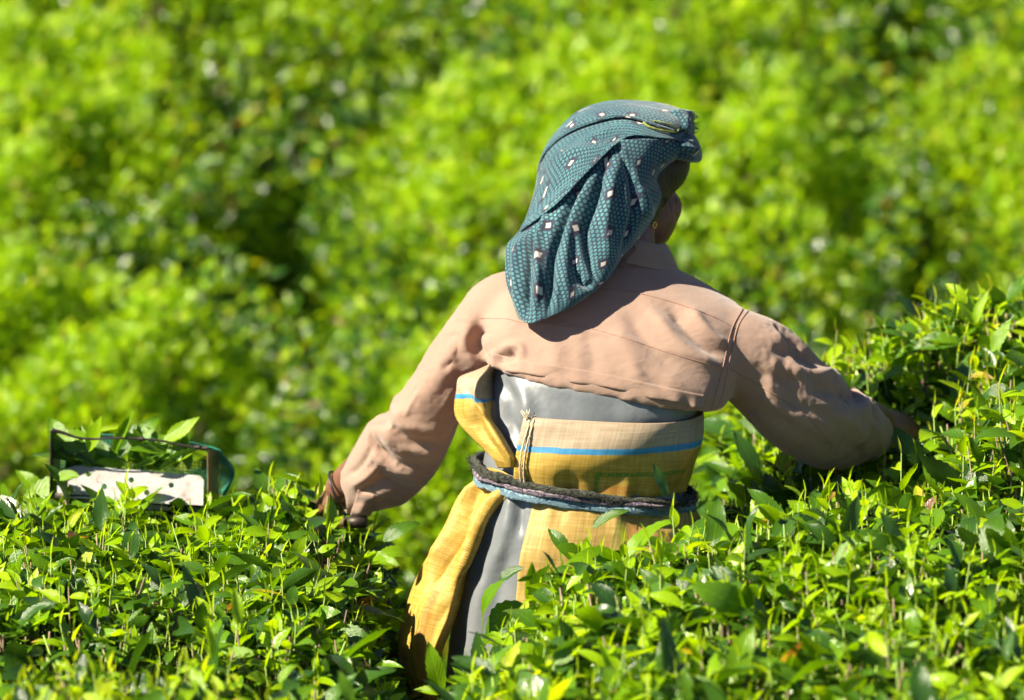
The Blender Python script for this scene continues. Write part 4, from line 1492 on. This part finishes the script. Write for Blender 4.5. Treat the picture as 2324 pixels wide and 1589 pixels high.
belt("rope_belt", 1054, 1118, 0.015, 0.0068, M_ROPE, 0.7, 0.3, 2)
fz = [ap_pt(2 * math.pi * k / 420, 1054 + 66 * (0.5 + 0.5 * math.cos(2 * math.pi * k / 420)) + random.uniform(-9, 9), 0.022) for k in range(420)]
fz = np.array(fz)
fz1 = fz + rng.normal(0, 0.004, fz.shape) + np.array([0, -0.002, 0.001])
attach(link("rope_fuzz", sticks_mesh("rope_fuzz", fz, fz1, np.full(420, 0.0005), np.full(420, 0.0003), np.zeros(420)), M_ROPE), picker)["kind"] = "stuff"
belt("lilac_cord", 1068, 1126, 0.014, 0.0052, M_LILAC, 0.7, 1.7, 2)
belt("blue_band", 1084, 1138, 0.011, 0.0075, M_BLUE, 0.3, 3.1, 1)

# narrow strip of sack at the left
y0 = -0.04
patch("sack_strip", [
    [(1085, 838, 0.02), (1100, 832, 0.0), (1113, 826, -0.02), (1124, 822, 0.03)],
    [(1042, 855, 0.0), (1075, 853, -0.025), (1105, 843, -0.03), (1126, 846, 0.03)],
    [(1035, 885, 0.0), (1065, 880, -0.03), (1088, 868, -0.036), (1128, 868, 0.025)],
    [(1031, 912, 0.0), (1062, 916, -0.03), (1080, 905, -0.045), (1126, 892, 0.01)],
    [(1032, 940, 0.0), (1070, 940, -0.03), (1092, 930, -0.05), (1116, 918, -0.01)],
    [(1045, 965, -0.01), (1085, 965, -0.032), (1104, 960, -0.055), (1114, 950, -0.03)],
    [(1072, 995, -0.02), (1105, 995, -0.045), (1122, 985, -0.07), (1134, 978, -0.045)],
    [(1096, 1020, -0.03), (1120, 1018, -0.058), (1140, 1012, -0.08), (1152, 1008, -0.06)],
    [(1118, 1042, -0.045), (1140, 1042, -0.068), (1158, 1040, -0.085), (1168, 1036, -0.07)],
    [(1130, 1062, -0.04), (1146, 1062, -0.058), (1164, 1062, -0.072), (1176, 1062, -0.06)]],
    40, 70, [([(1062, 880), (1072, 930), (1105, 1000), (1140, 1045)], -0.007, 7), ([(1045, 870), (1055, 905)], 0.003, 8), ([(1090, 910), (1115, 975), (1150, 1030)], 0.004, 7)],
    M_SACK2, picker, noise=0.0008, seed=1.0)
# long tail of the sack hanging over the left hip
patch("sack_tail", [
    [(1094, 1066, 0.03), (1112, 1062, 0.0), (1140, 1070, -0.045), (1164, 1084, -0.065)],
    [(1080, 1085, 0.03), (1106, 1084, 0.0), (1142, 1094, -0.045), (1166, 1102, -0.062)],
    [(1056, 1118, 0.03), (1090, 1120, -0.005), (1126, 1126, -0.045), (1146, 1130, -0.050)],
    [(1035, 1160, 0.03), (1066, 1162, -0.01), (1102, 1165, -0.045), (1118, 1166, -0.040)],
    [(1008, 1210, 0.03), (1036, 1216, -0.015), (1068, 1220, -0.045), (1084, 1222, -0.030)],
    [(972, 1262, 0.03), (1004, 1272, -0.02), (1046, 1280, -0.05), (1064, 1282, -0.030)],
    [(940, 1320, 0.03), (976, 1328, -0.025), (1030, 1338, -0.055), (1052, 1338, -0.035)],
    [(915, 1390, 0.03), (952, 1398, -0.03), (1008, 1408, -0.06), (1034, 1402, -0.035)],
    [(904, 1450, 0.03), (938, 1465, -0.03), (983, 1475, -0.06), (1008, 1470, -0.035)],
    [(908, 1520, 0.03), (938, 1530, -0.02), (973, 1540, -0.05), (993, 1535, -0.03)],
    [(930, 1580, 0.03), (950, 1600, 0.0), (975, 1620, -0.03), (990, 1610, -0.02)]],
    60, 110, [([(1135, 1085), (1085, 1130), (1045, 1210), (1000, 1280), (960, 1360)], -0.024, 9), ([(1112, 1075), (1062, 1130), (1022, 1210), (965, 1300)], 0.014, 9),
              ([(1150, 1100), (1100, 1160), (1065, 1240), (1030, 1330)], 0.013, 10), ([(1000, 1300), (960, 1400), (940, 1480)], 0.006, 14), ([(1030, 1360), (980, 1440), (970, 1540)], -0.006, 14)],
    M_SACK3, picker, noise=0.0012, seed=3.0, clear=ab, gap=0.005)

# ------------------------------------------------------------------ headscarf
C_ = [  # crown rings: Lx, Ly, Rx, Ry, cy, b
    (1385, 229, 1440, 229, 0.10, 0.02), (1345, 238, 1490, 236, 0.10, 0.055), (1312, 252, 1535, 246, 0.10, 0.078), (1285, 275, 1560, 258, 0.10, 0.095), (1258, 305, 1568, 280, 0.10, 0.106),
    (1236, 335, 1570, 305, 0.10, 0.112), (1224, 365, 1568, 330, 0.10, 0.114), (1222, 400, 1545, 352, 0.10, 0.112), (1222, 430, 1510, 372, 0.095, 0.105), (1224, 470, 1500, 420, 0.09, 0.098),
    (1235, 510, 1490, 470, 0.08, 0.088)]
cme_v, cme_f = loft_data([ring_from_LR(*r, 72, 2.15) for r in C_])
csub = pydata("scarf_crown", cme_v, cme_f)
o = link("scarf_crown", csub)
m = o.modifiers.new("s", 'SUBSURF'); m.levels = 2; m.render_levels = 2
dg = bpy.context.evaluated_depsgraph_get(); dg.update()
crown = bpy.data.meshes.new_from_object(o.evaluated_get(dg)); bpy.data.objects.remove(o, do_unlink=True)
# cylindrical cloth coordinates about the head
cco = np.empty(len(crown.vertices) * 3); crown.vertices.foreach_get("co", cco); cco = cco.reshape(-1, 3)
hc = W(1395, 360, 0.10)
rel = cco - hc
uvc = np.stack([np.arctan2(rel[:, 0], -rel[:, 1]) * 0.10, rel[:, 2] * 1.15], 1)
ul = crown.uv_layers.new(name="UVMap")
idx = np.empty(len(crown.loops), dtype=np.int32); crown.loops.foreach_get("vertex_index", idx)
ul.data.foreach_set("uv", uvc[idx].astype(np.float32).ravel())
smooth(crown)
apply_folds(crown, [([(1300, 275), (1400, 245), (1500, 262)], 0.003, 12), ([(1420, 300), (1500, 330), (1560, 325)], -0.005, 10), ([(1450, 345), (1520, 350)], 0.004, 9)], 0.0008, 3.0)
crown.materials.clear(); crown.materials.append(M_SCARF)
scarf = attach(link("headscarf", crown), picker)
cb = bvh_of(crown)


def subpart(o, parent):
    o.parent = parent                       # the scarf's own matrix is already the world's
    o.matrix_parent_inverse = Matrix.Identity(4)
    return o


# crown fold: upper layer ending in the selvedge line
CROWN_EDGE = [(1219, 398), (1228, 362), (1250, 330), (1290, 299), (1345, 277), (1398, 264), (1440, 269), (1490, 286), (1538, 301)]
sp = spline(np.array(CROWN_EDGE, float), 60)
top_line = spline(np.array([(1222, 360), (1240, 328), (1268, 298), (1312, 262), (1365, 242), (1405, 234), (1455, 236), (1510, 247), (1562, 256)], float), 60)


def conform(name, lines, lift, mat, thick=0.0016, nv=14, uvrot=0.0, folds=(), noise=0.0, bvh=None, edge_lift=0.0):
    """cloth layer lying on the layer below"""
    bvh = bvh or cb
    LN = [spline(np.array(l, float), 80) for l in lines]
    rows = np.array([spline(np.array([l[i] for l in LN]), nv) for i in range(80)]).transpose(1, 0, 2)
    G = np.zeros((nv, 80, 3)); last = None
    for j in range(nv):
        for i in range(80):
            dx, dy = rows[j, i]
            d = Vector(FWD * DIST + RGT * (dx - CX) / UNIT - UPV * (dy - CY) / UNIT).normalized()
            h = bvh.ray_cast(Vector(CAM), d)
            if h[0] is None:
                n = bvh.find_nearest(Vector(W(dx, dy, 0.08)))
                p = np.array(W(dx, dy, float(n[0].y)))
            else:
                p = np.array(h[0])
            dn = np.array(d)
            p = p - dn * (lift + edge_lift * (j / (nv - 1)))
            G[j, i] = p
    # even out depth jumps
    for _ in range(6):
        G[:, 1:-1] = 0.5 * G[:, 1:-1] + 0.25 * (G[:, :-2] + G[:, 2:])
    du = np.linalg.norm(np.diff(G, axis=1), axis=2); dv = np.linalg.norm(np.diff(G, axis=0), axis=2)
    U = np.concatenate([np.zeros((nv, 1)), np.cumsum(du, 1)], 1); V_ = np.concatenate([np.zeros((1, 80)), np.cumsum(dv, 0)], 0)
    c, s = math.cos(uvrot), math.sin(uvrot)
    UV = np.stack([(U * c - V_ * s).ravel(), (U * s + V_ * c).ravel()], 1)
    F = [(j * 80 + i, j * 80 + i + 1, (j + 1) * 80 + i + 1, (j + 1) * 80 + i) for j in range(nv - 1) for i in range(79)]
    me = pydata(name, G.reshape(-1, 3), F, UV)
    no = np.empty(len(me.vertices) * 3); me.vertices.foreach_get("normal", no)
    if ((no.reshape(-1, 3) * (CAM - G.reshape(-1, 3))).sum(1)).mean() < 0:
        me.flip_normals()
    if folds or noise:
        apply_folds(me, folds, noise, 1.0, facing=False)
    o = link(name, me, mat)
    m = o.modifiers.new("thick", 'SOLIDIFY'); m.thickness = thick; m.offset = -1
    return o


# hanging drape, lowest layer
drape = patch("drape", [
    [(1224, 385, 0.08), (1260, 350, 0.02), (1320, 330, -0.012), (1390, 320, -0.02), (1450, 315, -0.015), (1510, 318, 0.01), (1556, 330, 0.06)],
    [(1214, 430, 0.07), (1250, 420, 0.01), (1310, 405, -0.022), (1380, 385, -0.032), (1430, 375, -0.026), (1480, 368, 0.0), (1528, 362, 0.05)],
    [(1200, 480, 0.05), (1240, 478, -0.005), (1300, 460, -0.032), (1370, 440, -0.042), (1425, 425, -0.034), (1468, 412, -0.005), (1495, 404, 0.045)],
    [(1180, 522, 0.03), (1225, 522, -0.02), (1290, 510, -0.042), (1360, 490, -0.048), (1420, 475, -0.038), (1468, 462, -0.01), (1499, 448, 0.045)],
    [(1152, 556, 0.0), (1205, 562, -0.035), (1270, 556, -0.05), (1345, 540, -0.052), (1405, 525, -0.042), (1450, 508, -0.015), (1478, 500, 0.035)],
    [(1147, 600, -0.02), (1195, 608, -0.05), (1255, 604, -0.06), (1320, 590, -0.06), (1380, 570, -0.052), (1425, 556, -0.03), (1448, 545, 0.015)],
    [(1149, 645, -0.035), (1190, 655, -0.062), (1240, 652, -0.07), (1300, 638, -0.07), (1352, 622, -0.062), (1386, 614, -0.05), (1405, 600, -0.03)],
    [(1163, 685, -0.045), (1192, 697, -0.07), (1232, 695, -0.078), (1280, 682, -0.076), (1322, 665, -0.07), (1352, 655, -0.06), (1384, 632, -0.045)],
    [(1178, 724, -0.05), (1192, 731, -0.074), (1212, 733, -0.082), (1240, 722, -0.08), (1284, 702, -0.074), (1318, 684, -0.062), (1338, 670, -0.04)]],
    130, 150, [
        ([(1330, 400), (1285, 480), (1258, 560), (1250, 640), (1246, 715)], -0.017, 9), ([(1345, 400), (1312, 470), (1288, 550), (1283, 630), (1290, 690)], 0.010, 13),
        ([(1375, 360), (1352, 450), (1330, 520), (1336, 580), (1356, 640)], -0.014, 9), ([(1402, 350), (1385, 440), (1374, 520), (1384, 590)], 0.010, 14),
        ([(1404, 330), (1432, 400), (1442, 470), (1426, 540), (1410, 590)], -0.010, 9), ([(1250, 470), (1222, 540), (1222, 620), (1215, 720)], 0.010, 8.5),
        ([(1228, 500), (1203, 560), (1198, 640), (1196, 720)], -0.013, 7.8), ([(1195, 530), (1172, 580), (1172, 650), (1180, 715)], 0.008, 8),
        ([(1310, 612), (1326, 642), (1350, 648)], -0.010, 9), ([(1408, 318), (1425, 370), (1456, 430)], 0.007, 6), ([(1262, 560), (1266, 630), (1262, 700)], 0.005, 6),
        ([(1440, 420), (1468, 460), (1462, 505)], 0.007, 12), ([(1472, 430), (1484, 465)], -0.005, 9), ([(1300, 520), (1304, 590), (1310, 650)], -0.005, 6)],
    M_SCARF, picker, 0.0016, clear=sb, gap=0.005, noise=0.0009, seed=0.7, uvrot=0.35)
subpart(drape, scarf)
db = bvh_of(drape.data)
# broad flap across the back of the head
CBV = BVHTree.FromPolygons([Vector(v) for v in np.vstack([cco, np.array([v.co for v in drape.data.vertices])])],
                           [tuple(p.vertices) for p in crown.polygons] + [tuple(i + len(cco) for i in p.vertices) for p in drape.data.polygons])
flap = conform("flap", [
    [(1221, 390), (1240, 350), (1268, 320), (1310, 296), (1360, 280), (1405, 272), (1450, 278), (1500, 294), (1548, 305)],
    [(1214, 430), (1240, 398), (1280, 365), (1325, 332), (1370, 305), (1410, 290), (1452, 290), (1500, 302), (1546, 310)],
    [(1198, 478), (1230, 448), (1275, 412), (1325, 368), (1368, 330), (1408, 303), (1450, 298), (1500, 307), (1545, 314)],
    [(1179, 526), (1218, 497), (1286, 441), (1338, 384), (1376, 346), (1406, 318), (1440, 306), (1495, 312), (1544, 318)]],
    0.006, M_SCARF, uvrot=-0.5, nv=40, noise=0.0008, bvh=CBV, edge_lift=0.005, folds=[([(1250, 385), (1320, 325), (1400, 285)], 0.003, 10), ([(1225, 460), (1300, 395)], -0.002, 9)])
subpart(flap, scarf)
cap = conform("crown_fold", [
    [(1224, 372), (1242, 334), (1270, 302), (1313, 266), (1365, 245), (1405, 238), (1455, 240), (1510, 250), (1560, 260)],
    [(1221, 385), (1234, 350), (1260, 316), (1300, 284), (1352, 262), (1400, 251), (1448, 255), (1500, 268), (1552, 282)],
    CROWN_EDGE], 0.012, M_SCARF, uvrot=0.25, nv=24, noise=0.0006, bvh=CBV)
subpart(cap, scarf)
cb2 = bvh_of(cap.data)
ed = on_surface(cb2, [(x, y - 2) for x, y in spline(np.array(CROWN_EDGE, float), 70)[4:-1]], 0.0005)
ed_o = link("hem", tube_mesh("hem", ed, 0.0017, 6, squash=0.6), M_SCARF)
subpart(ed_o, scarf)
cap_v = [v.co.copy() for v in cap.data.vertices] + [v.co.copy() for v in flap.data.vertices]
cap_n = len(cap.data.vertices)
cb2_all = BVHTree.FromPolygons(cap_v, [tuple(p.vertices) for p in cap.data.polygons] + [tuple(i + cap_n for i in p.vertices) for p in flap.data.polygons])
sel = on_surface(cb2_all, spline(np.array([(1452, 273), (1470, 290), (1500, 299), (1530, 302), (1536, 294), (1515, 284), (1480, 277)], float), 40), 0.003)
subpart(link("selvedge", tube_mesh("selvedge", sel, 0.0019, 7, squash=0.6), M_SELVEDGE), scarf)
# folded corner and knot at the front
knot = patch("front_knot", [
    [(1500, 258, 0.05), (1540, 248, 0.05), (1570, 251, 0.07), (1576, 262, 0.11)],
    [(1505, 285, 0.035), (1545, 282, 0.035), (1568, 280, 0.05), (1576, 284, 0.10)],
    [(1510, 310, 0.03), (1550, 310, 0.03), (1575, 310, 0.05), (1582, 312, 0.10)],
    [(1515, 330, 0.035), (1555, 332, 0.03), (1582, 335, 0.05), (1592, 340, 0.10)],
    [(1512, 350, 0.05), (1550, 352, 0.035), (1578, 362, 0.05), (1594, 362, 0.10)],
    [(1500, 372, 0.07), (1530, 362, 0.05), (1570, 370, 0.065), (1586, 370, 0.10)]],
    40, 50, [([(1525, 306), (1578, 304)], -0.018, 7.6), ([(1535, 325), (1590, 345)], 0.006, 7), ([(1540, 345), (1590, 362)], -0.005, 6), ([(1555, 262), (1562, 300)], 0.003, 6)],
    M_SCARF, picker, 0.0016, noise=0.0008, seed=5, uvrot=0.3)
subpart(knot, scarf)
fr0 = np.array([W(1572 + rng.uniform(-4, 6), 252 + 2.6 * i, 0.085) for i in range(20)])
fr1 = fr0 + np.stack([rng.uniform(0.001, 0.011, 20), rng.normal(0, 0.004, 20), rng.normal(-0.002, 0.005, 20)], 1)
subpart(link("fringe", sticks_mesh("fringe", fr0, fr1, np.full(20, 0.0007), np.full(20, 0.0004), np.zeros(20)), M_FRAY), scarf)

# buttoned tab of the left cuff
patch("cuff_tab", [[(812, 1112, 0.19), (830, 1118, 0.18), (850, 1124, 0.185)], [(806, 1135, 0.19), (826, 1142, 0.178), (848, 1150, 0.185)], [(798, 1158, 0.20), (818, 1166, 0.19), (842, 1168, 0.20)],
                   [(795, 1172, 0.215), (812, 1172, 0.21), (836, 1172, 0.215)]], 16, 16, (), M_SHIRT, picker, 0.002, clear=sb, gap=0.003)
# black bangle in the left cuff
bc = W(768, 1112, 0.236); bd = unit(W(768, 1122, 0.232) - W(828, 1096, 0.225))
b1 = unit(np.cross(bd, np.array([0, 0, 1.0]))); b2 = np.cross(bd, b1)
attach(link("bangle", tube_mesh("bangle", [bc + 0.030 * (math.cos(a) * b1 + math.sin(a) * b2) for a in np.linspace(0, 2 * math.pi, 25)[:-1]], 0.0022, 6, closed=True), M_BLACK), picker)

W = W_UPRIGHT
# ------------------------------------------------------------------ tea shears with the collecting tray
TY = 0.26
shears = empty("tea_shears", W(300, 1140, TY))
tag(shears, "tea shears with a rusty white perforated tray plate and green net", "shears")


def cr5(cx, cy):
    return (0.4405 * cx / 1.7625, (1600 + 0.4405 * cy) / 1.7625)


def plate(name, outline, holes, hr, y, thick, mat):
    bm = bmesh.new()
    def loop(pts):
        vs = [bm.verts.new(W(px, py, y + (1120 - py) * 0.0006)) for px, py in pts]
        return [bm.edges.new((vs[i], vs[(i + 1) % len(vs)])) for i in range(len(vs))]
    E = loop(outline)
    for h in holes:
        E += loop([(h[0] + hr * math.cos(a), h[1] + hr * math.sin(a)) for a in np.linspace(0, 2 * math.pi, 19)[:-1]])
    bmesh.ops.triangle_fill(bm, use_beauty=True, use_dissolve=False, edges=E)
    bmesh.ops.recalc_face_normals(bm, faces=bm.faces)
    me = bpy.data.meshes.new(name); bm.to_mesh(me); bm.free()
    o = attach(link(name, me, mat), shears)
    m = o.modifiers.new("thick", 'SOLIDIFY'); m.thickness = thick; m.offset = 0
    return o


plate("tray_plate", [cr5(*p) for p in ((520, 690), (545, 640), (690, 598), (1250, 640), (1815, 690), (1850, 730), (1845, 960), (1300, 935), (520, 880))],
      [cr5(*p) for p in ((803, 675), (948, 788), (1192, 728), (1333, 845), (1556, 777))], 6.2, TY - 0.02, 0.0016, M_PLATE)


def quadwall(name, pts, thick, mat):
    me = pydata(name, [W(*p) for p in pts], [tuple(range(len(pts)))], sm=False)
    o = attach(link(name, me, mat), shears)
    m = o.modifiers.new("thick", 'SOLIDIFY'); m.thickness = thick; m.offset = 0
    m = o.modifiers.new("bev", 'BEVEL'); m.width = thick * 0.3; m.segments = 1
    return o


a_, b_ = cr5(462, 272), cr5(452, 900)
quadwall("side_wall", [(a_[0], a_[1], TY - 0.015), (a_[0] + 22, a_[1] + 4, TY + 0.14), (b_[0] + 22, b_[1] - 4, TY + 0.14), (b_[0], b_[1], TY - 0.015)], 0.0018, M_IRON)
a_, b_ = cr5(1885, 445), cr5(1890, 960)
quadwall("side_wall", [(a_[0], a_[1], TY - 0.018), (a_[0] + 24, a_[1] + 4, TY + 0.13), (b_[0] + 24, b_[1] - 4, TY + 0.13), (b_[0], b_[1], TY - 0.018)], 0.0022, M_RUST)
quadwall("tray_floor", [(128, 1146, TY - 0.02), (470, 1166, TY - 0.02), (492, 1150, TY + 0.14), (150, 1132, TY + 0.14)], 0.0018, M_IRON)
lip = [W(*cr5(x, y), TY - 0.024) for x, y in ((500, 870), (640, 882), (760, 888), (900, 893), (1150, 910), (1500, 935), (1840, 955))]
attach(link("blade", tube_mesh("blade", lip, 0.0045, 8, squash=0.4), M_IRON), shears)
wire = spline(np.array([W(*cr5(x, y), TY - 0.016) for x, y in ((460, 274), (560, 296), (700, 340), (850, 355), (1000, 345), (1280, 354), (1480, 375), (1650, 410), (1865, 440))]), 50)
attach(link("wire", tube_mesh("wire", wire, [0.0036 - 0.0018 * min(1, i / 12) for i in range(50)], 8), M_IRON), shears)
for (x, y) in ((1278, 356), (1790, 432), (1862, 440)):
    c = W(*cr5(x, y), TY - 0.017)
    pts = [c + np.array([0.0035 * (t / 14 - 1), 0.0032 * math.cos(t * 1.3), 0.0032 * math.sin(t * 1.3)]) for t in range(28)]
    attach(link("wire_twist", tube_mesh("wire_twist", pts, 0.0011, 6), M_IRON), shears)


def net(name, rows, nu, nv):
    ctr = np.array([[W(*p) for p in spline(np.array(r, float), nu)] for r in rows])
    G = np.array([spline(ctr[:, i], nv) for i in range(nu)]).transpose(1, 0, 2)
    F = [(j * nu + i, j * nu + i + 1, (j + 1) * nu + i + 1, (j + 1) * nu + i) for j in range(nv - 1) for i in range(nu - 1)]
    o = attach(link(name, pydata(name, G.reshape(-1, 3), F), M_NET), shears)
    m = o.modifiers.new("net", 'WIREFRAME'); m.thickness = 0.0022; m.use_even_offset = False
    return o


net("net_bag", [
    [(130, 985, TY + 0.13), (220, 985, TY + 0.15), (330, 990, TY + 0.15), (420, 1000, TY + 0.15), (480, 1015, TY + 0.14), (500, 1022, TY + 0.03)],
    [(135, 1010, TY + 0.18), (220, 1000, TY + 0.22), (330, 1005, TY + 0.23), (440, 1020, TY + 0.22), (510, 1040, TY + 0.18), (516, 1052, TY + 0.04)],
    [(135, 1060, TY + 0.20), (220, 1050, TY + 0.25), (330, 1050, TY + 0.27), (450, 1055, TY + 0.25), (525, 1070, TY + 0.20), (528, 1080, TY + 0.05)],
    [(140, 1120, TY + 0.18), (220, 1110, TY + 0.2), (330, 1110, TY + 0.22), (440, 1115, TY + 0.2), (508, 1120, TY + 0.17), (504, 1125, TY + 0.04)]], 66, 26)
# handles running to the hand
h0 = W(480, 1190, TY + 0.02); h1 = W(726, 1150, 0.335)
attach(link("handle", tube_mesh("handle", [h0, h0 * 0.5 + h1 * 0.5 + np.array([0, 0.0, -0.012]), h1], [0.008, 0.010, 0.012], 12), M_WOOD), shears)
h2 = W(470, 1205, TY); h3 = W(826, 1184, 0.20)
attach(link("handle", tube_mesh("handle", [h2, (h2 + h3) / 2, h3], [0.005, 0.007, 0.0085], 12), M_WOOD), shears)
attach(link("ferrule", tube_mesh("ferrule", [h3 - unit(h3 - h2) * 0.03, h3 + unit(h3 - h2) * 0.004], [0.0092, 0.0092], 14), M_IRON), shears)

# freshly cut shoots lying in the tray
CUT_MORE = [(560 + 48 * k, 470 + 120 * ((k * 7) % 5) / 4, (k * 2.4) % 6.28, 0.2 + 0.9 * ((k * 3) % 4) / 3, 0.050 + 0.014 * ((k * 5) % 3), 0.2 + 0.5 * ((k * 11) % 7) / 6) for k in range(25)]
cut_label = "freshly cut green tea shoot lying in the shears' tray"
for i, (cx, cy, az, pit, L, t) in enumerate([
        (480, 340, -0.2, 0.15, 0.062, 0.6), (620, 420, -0.5, -0.4, 0.06, 0.45), (780, 560, 1.9, 1.2, 0.06, 0.6), (900, 500, 0.4, 0.1, 0.062, 0.72), (860, 300, 0.2, 0.25, 0.055, 0.8), (830, 350, 1.4, 1.3, 0.03, 0.85),
        (1000, 520, 2.4, 0.6, 0.055, 0.3), (1150, 560, 1.2, 1.2, 0.05, 0.7), (1050, 470, -0.3, -0.3, 0.06, 0.65), (1330, 630, 0.5, 0.6, 0.085, 0.62), (1440, 650, 0.4, 0.5, 0.075, 0.66), (1480, 400, 0.5, 0.5, 0.07, 0.74),
        (1560, 430, 1.0, 0.8, 0.05, 0.8), (1250, 420, 2.6, -0.3, 0.06, 0.5), (1700, 480, 0.8, -0.2, 0.05, 0.85), (740, 480, 2.8, 0.4, 0.055, 0.4), (1200, 640, 0.2, 0.4, 0.05, 0.6), (950, 640, 2.0, 0.7, 0.05, 0.5),
        (1600, 620, 1.6, 0.5, 0.06, 0.45), (660, 600, 0.6, 0.6, 0.06, 0.35), (560, 480, 0.3, -0.2, 0.06, 0.3), (760, 620, 0.5, 1.0, 0.06, 0.3), (1100, 640, 2.5, 0.8, 0.06, 0.36),
        (1380, 560, 2.9, 0.5, 0.06, 0.3), (1500, 640, 2.3, 0.7, 0.06, 0.2), (1660, 560, 2.4, 0.3, 0.055, 0.5), (1720, 640, 1.8, 0.8, 0.055, 0.34), (880, 640, 1.2, 0.9, 0.055, 0.25), (1280, 640, 1.0, 0.9, 0.055, 0.4), (600, 660, 0.9, 0.8, 0.05, 0.2)] + CUT_MORE):
    P = W(*cr5(cx, cy), TY + 0.005 + 0.012 * (i % 5))
    A = azdir(np.array(az), np.array(pit)); A[1] *= 0.5
    o = leaf_piece(P, A, np.array([0.1 * math.sin(i), -0.8, 0.7]), L, t, i % 6, None, "cut_tea_shoot")
    tag(o, cut_label, "tea shoot", "cut shoots in the shears' tray")

# single large leaves that stand out on the near bushes
BY = {r["label"]: r for r, _, _ in ZB.values()}
bl = BY["clipped tea bush at left with the shears' tray resting on it"]
bc_ = BY["broad clipped tea bush in front of the picker's hips"]
bn = BY["blurred tea bush in the lower left corner nearest the camera"]
bt = BY["taller unplucked tea bush at right under the reaching hand"]


def hero(bush, a, b, y, tint, shape, facing=(0, -0.8, 0.6), dy=0.0):
    p = W(a[0], a[1], y); q = W(b[0], b[1], y + dy)
    leaf_piece(p, q - p, np.array(facing), np.linalg.norm(q - p), tint, shape, bush)


for h in [
    (bc_, (1512, 1130), (1488, 1050), -0.16, 0.24, 0, (0.5, -0.8, 0.3)), (bc_, (1150, 1315), (1022, 1405), -0.30, 0.48, 3, (-0.5, -0.2, 0.9)), (bc_, (1195, 1372), (1040, 1430), -0.30, 0.34, 3, (0.0, -0.6, 0.8)),
    (bc_, (1000, 1575), (975, 1455), -0.42, 0.60, 0, (0.2, -0.95, 0.3)), (bc_, (1050, 1588), (1085, 1480), -0.42, 0.56, 2, (-0.6, -0.7, 0.3)), (bc_, (1010, 1580), (935, 1555), -0.42, 0.72, 2, (0.1, -0.6, 0.8)),
    (bc_, (1260, 1240), (1385, 1290), -0.24, 0.48, 1, (0.3, -0.6, 0.8)), (bc_, (1190, 1290), (1110, 1310), -0.28, 0.2, 1, (0, -0.5, 0.8)), (bc_, (1345, 1200), (1420, 1145), -0.2, 0.34, 2, (-0.2, -0.6, 0.8)),
    (bc_, (1195, 1360), (1215, 1275), -0.3, 0.56, 0, (0.6, -0.7, 0.2)), (bc_, (1290, 1260), (1250, 1190), -0.22, 0.4, 1, (-0.2, -0.5, 0.8)), (bc_, (1400, 1450), (1500, 1385), -0.62, 0.60, 1, (-0.2, -0.6, 0.8)),
    (bc_, (1390, 1480), (1370, 1370), -0.62, 0.62, 4, (0.3, -0.9, 0.3)), (bc_, (1760, 1370), (1865, 1420), -0.5, 0.66, 3, (0.1, -0.7, 0.7)), (bc_, (1480, 1560), (1310, 1600), -0.8, 0.3, 3, (0, -0.5, 0.8)),
    (bl, (640, 1385), (752, 1440), -0.42, 0.40, 1, (0.2, -0.6, 0.8)), (bl, (645, 1235), (590, 1300), -0.1, 0.3, 0, (0, -0.6, 0.8)), (bl, (600, 1210), (625, 1150), 0.0, 0.48, 2, (0.5, -0.8, 0.3)),
    (bl, (870, 1230), (945, 1165), 0.05, 0.40, 1, (-0.2, -0.7, 0.7)), (bl, (860, 1260), (940, 1230), 0.0, 0.6, 3, (0, -0.6, 0.8)), (bl, (740, 1200), (760, 1120), 0.0, 0.48, 2, (0.6, -0.8, 0.1)),
    (bl, (722, 1130), (728, 1068), 0.02, 0.84, 4, (0.7, -0.7, 0.1)), (bl, (100, 1140), (45, 1050), 0.3, 0.6, 1, (0.4, -0.8, 0.4)), (bl, (50, 1150), (150, 1062), 0.26, 0.6, 0, (-0.4, -0.8, 0.4)),
    (bl, (180, 1080), (110, 1075), 0.22, 0.6, 1, (0, -0.7, 0.6)), (bl, (270, 1150), (325, 1088), 0.2, 0.84, 1, (-0.2, -0.7, 0.7)), (bl, (650, 1280), (700, 1210), -0.2, 0.72, 0, (0.4, -0.8, 0.4)),
    (bn, (540, 1420), (535, 1330), -0.85, 0.72, 2, (0.3, -0.9, 0.2)), (bn, (480, 1500), (470, 1400), -0.95, 0.66, 4, (0.5, -0.8, 0.2)), (bn, (800, 1600), (770, 1520), -1.0, 0.5, 0, (0.2, -0.9, 0.4)),
    (bt, (2210, 735), (2170, 640), 0.25, 0.7, 0, (0.3, -0.8, 0.5)), (bt, (2215, 735), (2235, 655), 0.25, 0.66, 2, (-0.5, -0.8, 0.3)), (bt, (2150, 740), (2175, 680), 0.22, 0.72, 4, (0.6, -0.7, 0.3)),
    (bt, (2195, 690), (2150, 632), 0.25, 0.8, 1, (0.0, -0.8, 0.6)), (bt, (2250, 800), (2290, 720), 0.2, 0.6, 0, (-0.4, -0.8, 0.4)), (bt, (2190, 1000), (2085, 965), 0.30, 0.5, 0, (0, -0.8, 0.6)),
    (bt, (2170, 960), (2120, 895), 0.3, 0.48, 1, (0.2, -0.8, 0.5)), (bt, (2300, 1040), (2260, 930), 0.15, 0.56, 2, (0.3, -0.8, 0.4)), (bt, (2050, 830), (2000, 860), 0.42, 0.45, 0, (0, -0.8, 0.6)),
]:
    hero(*h)
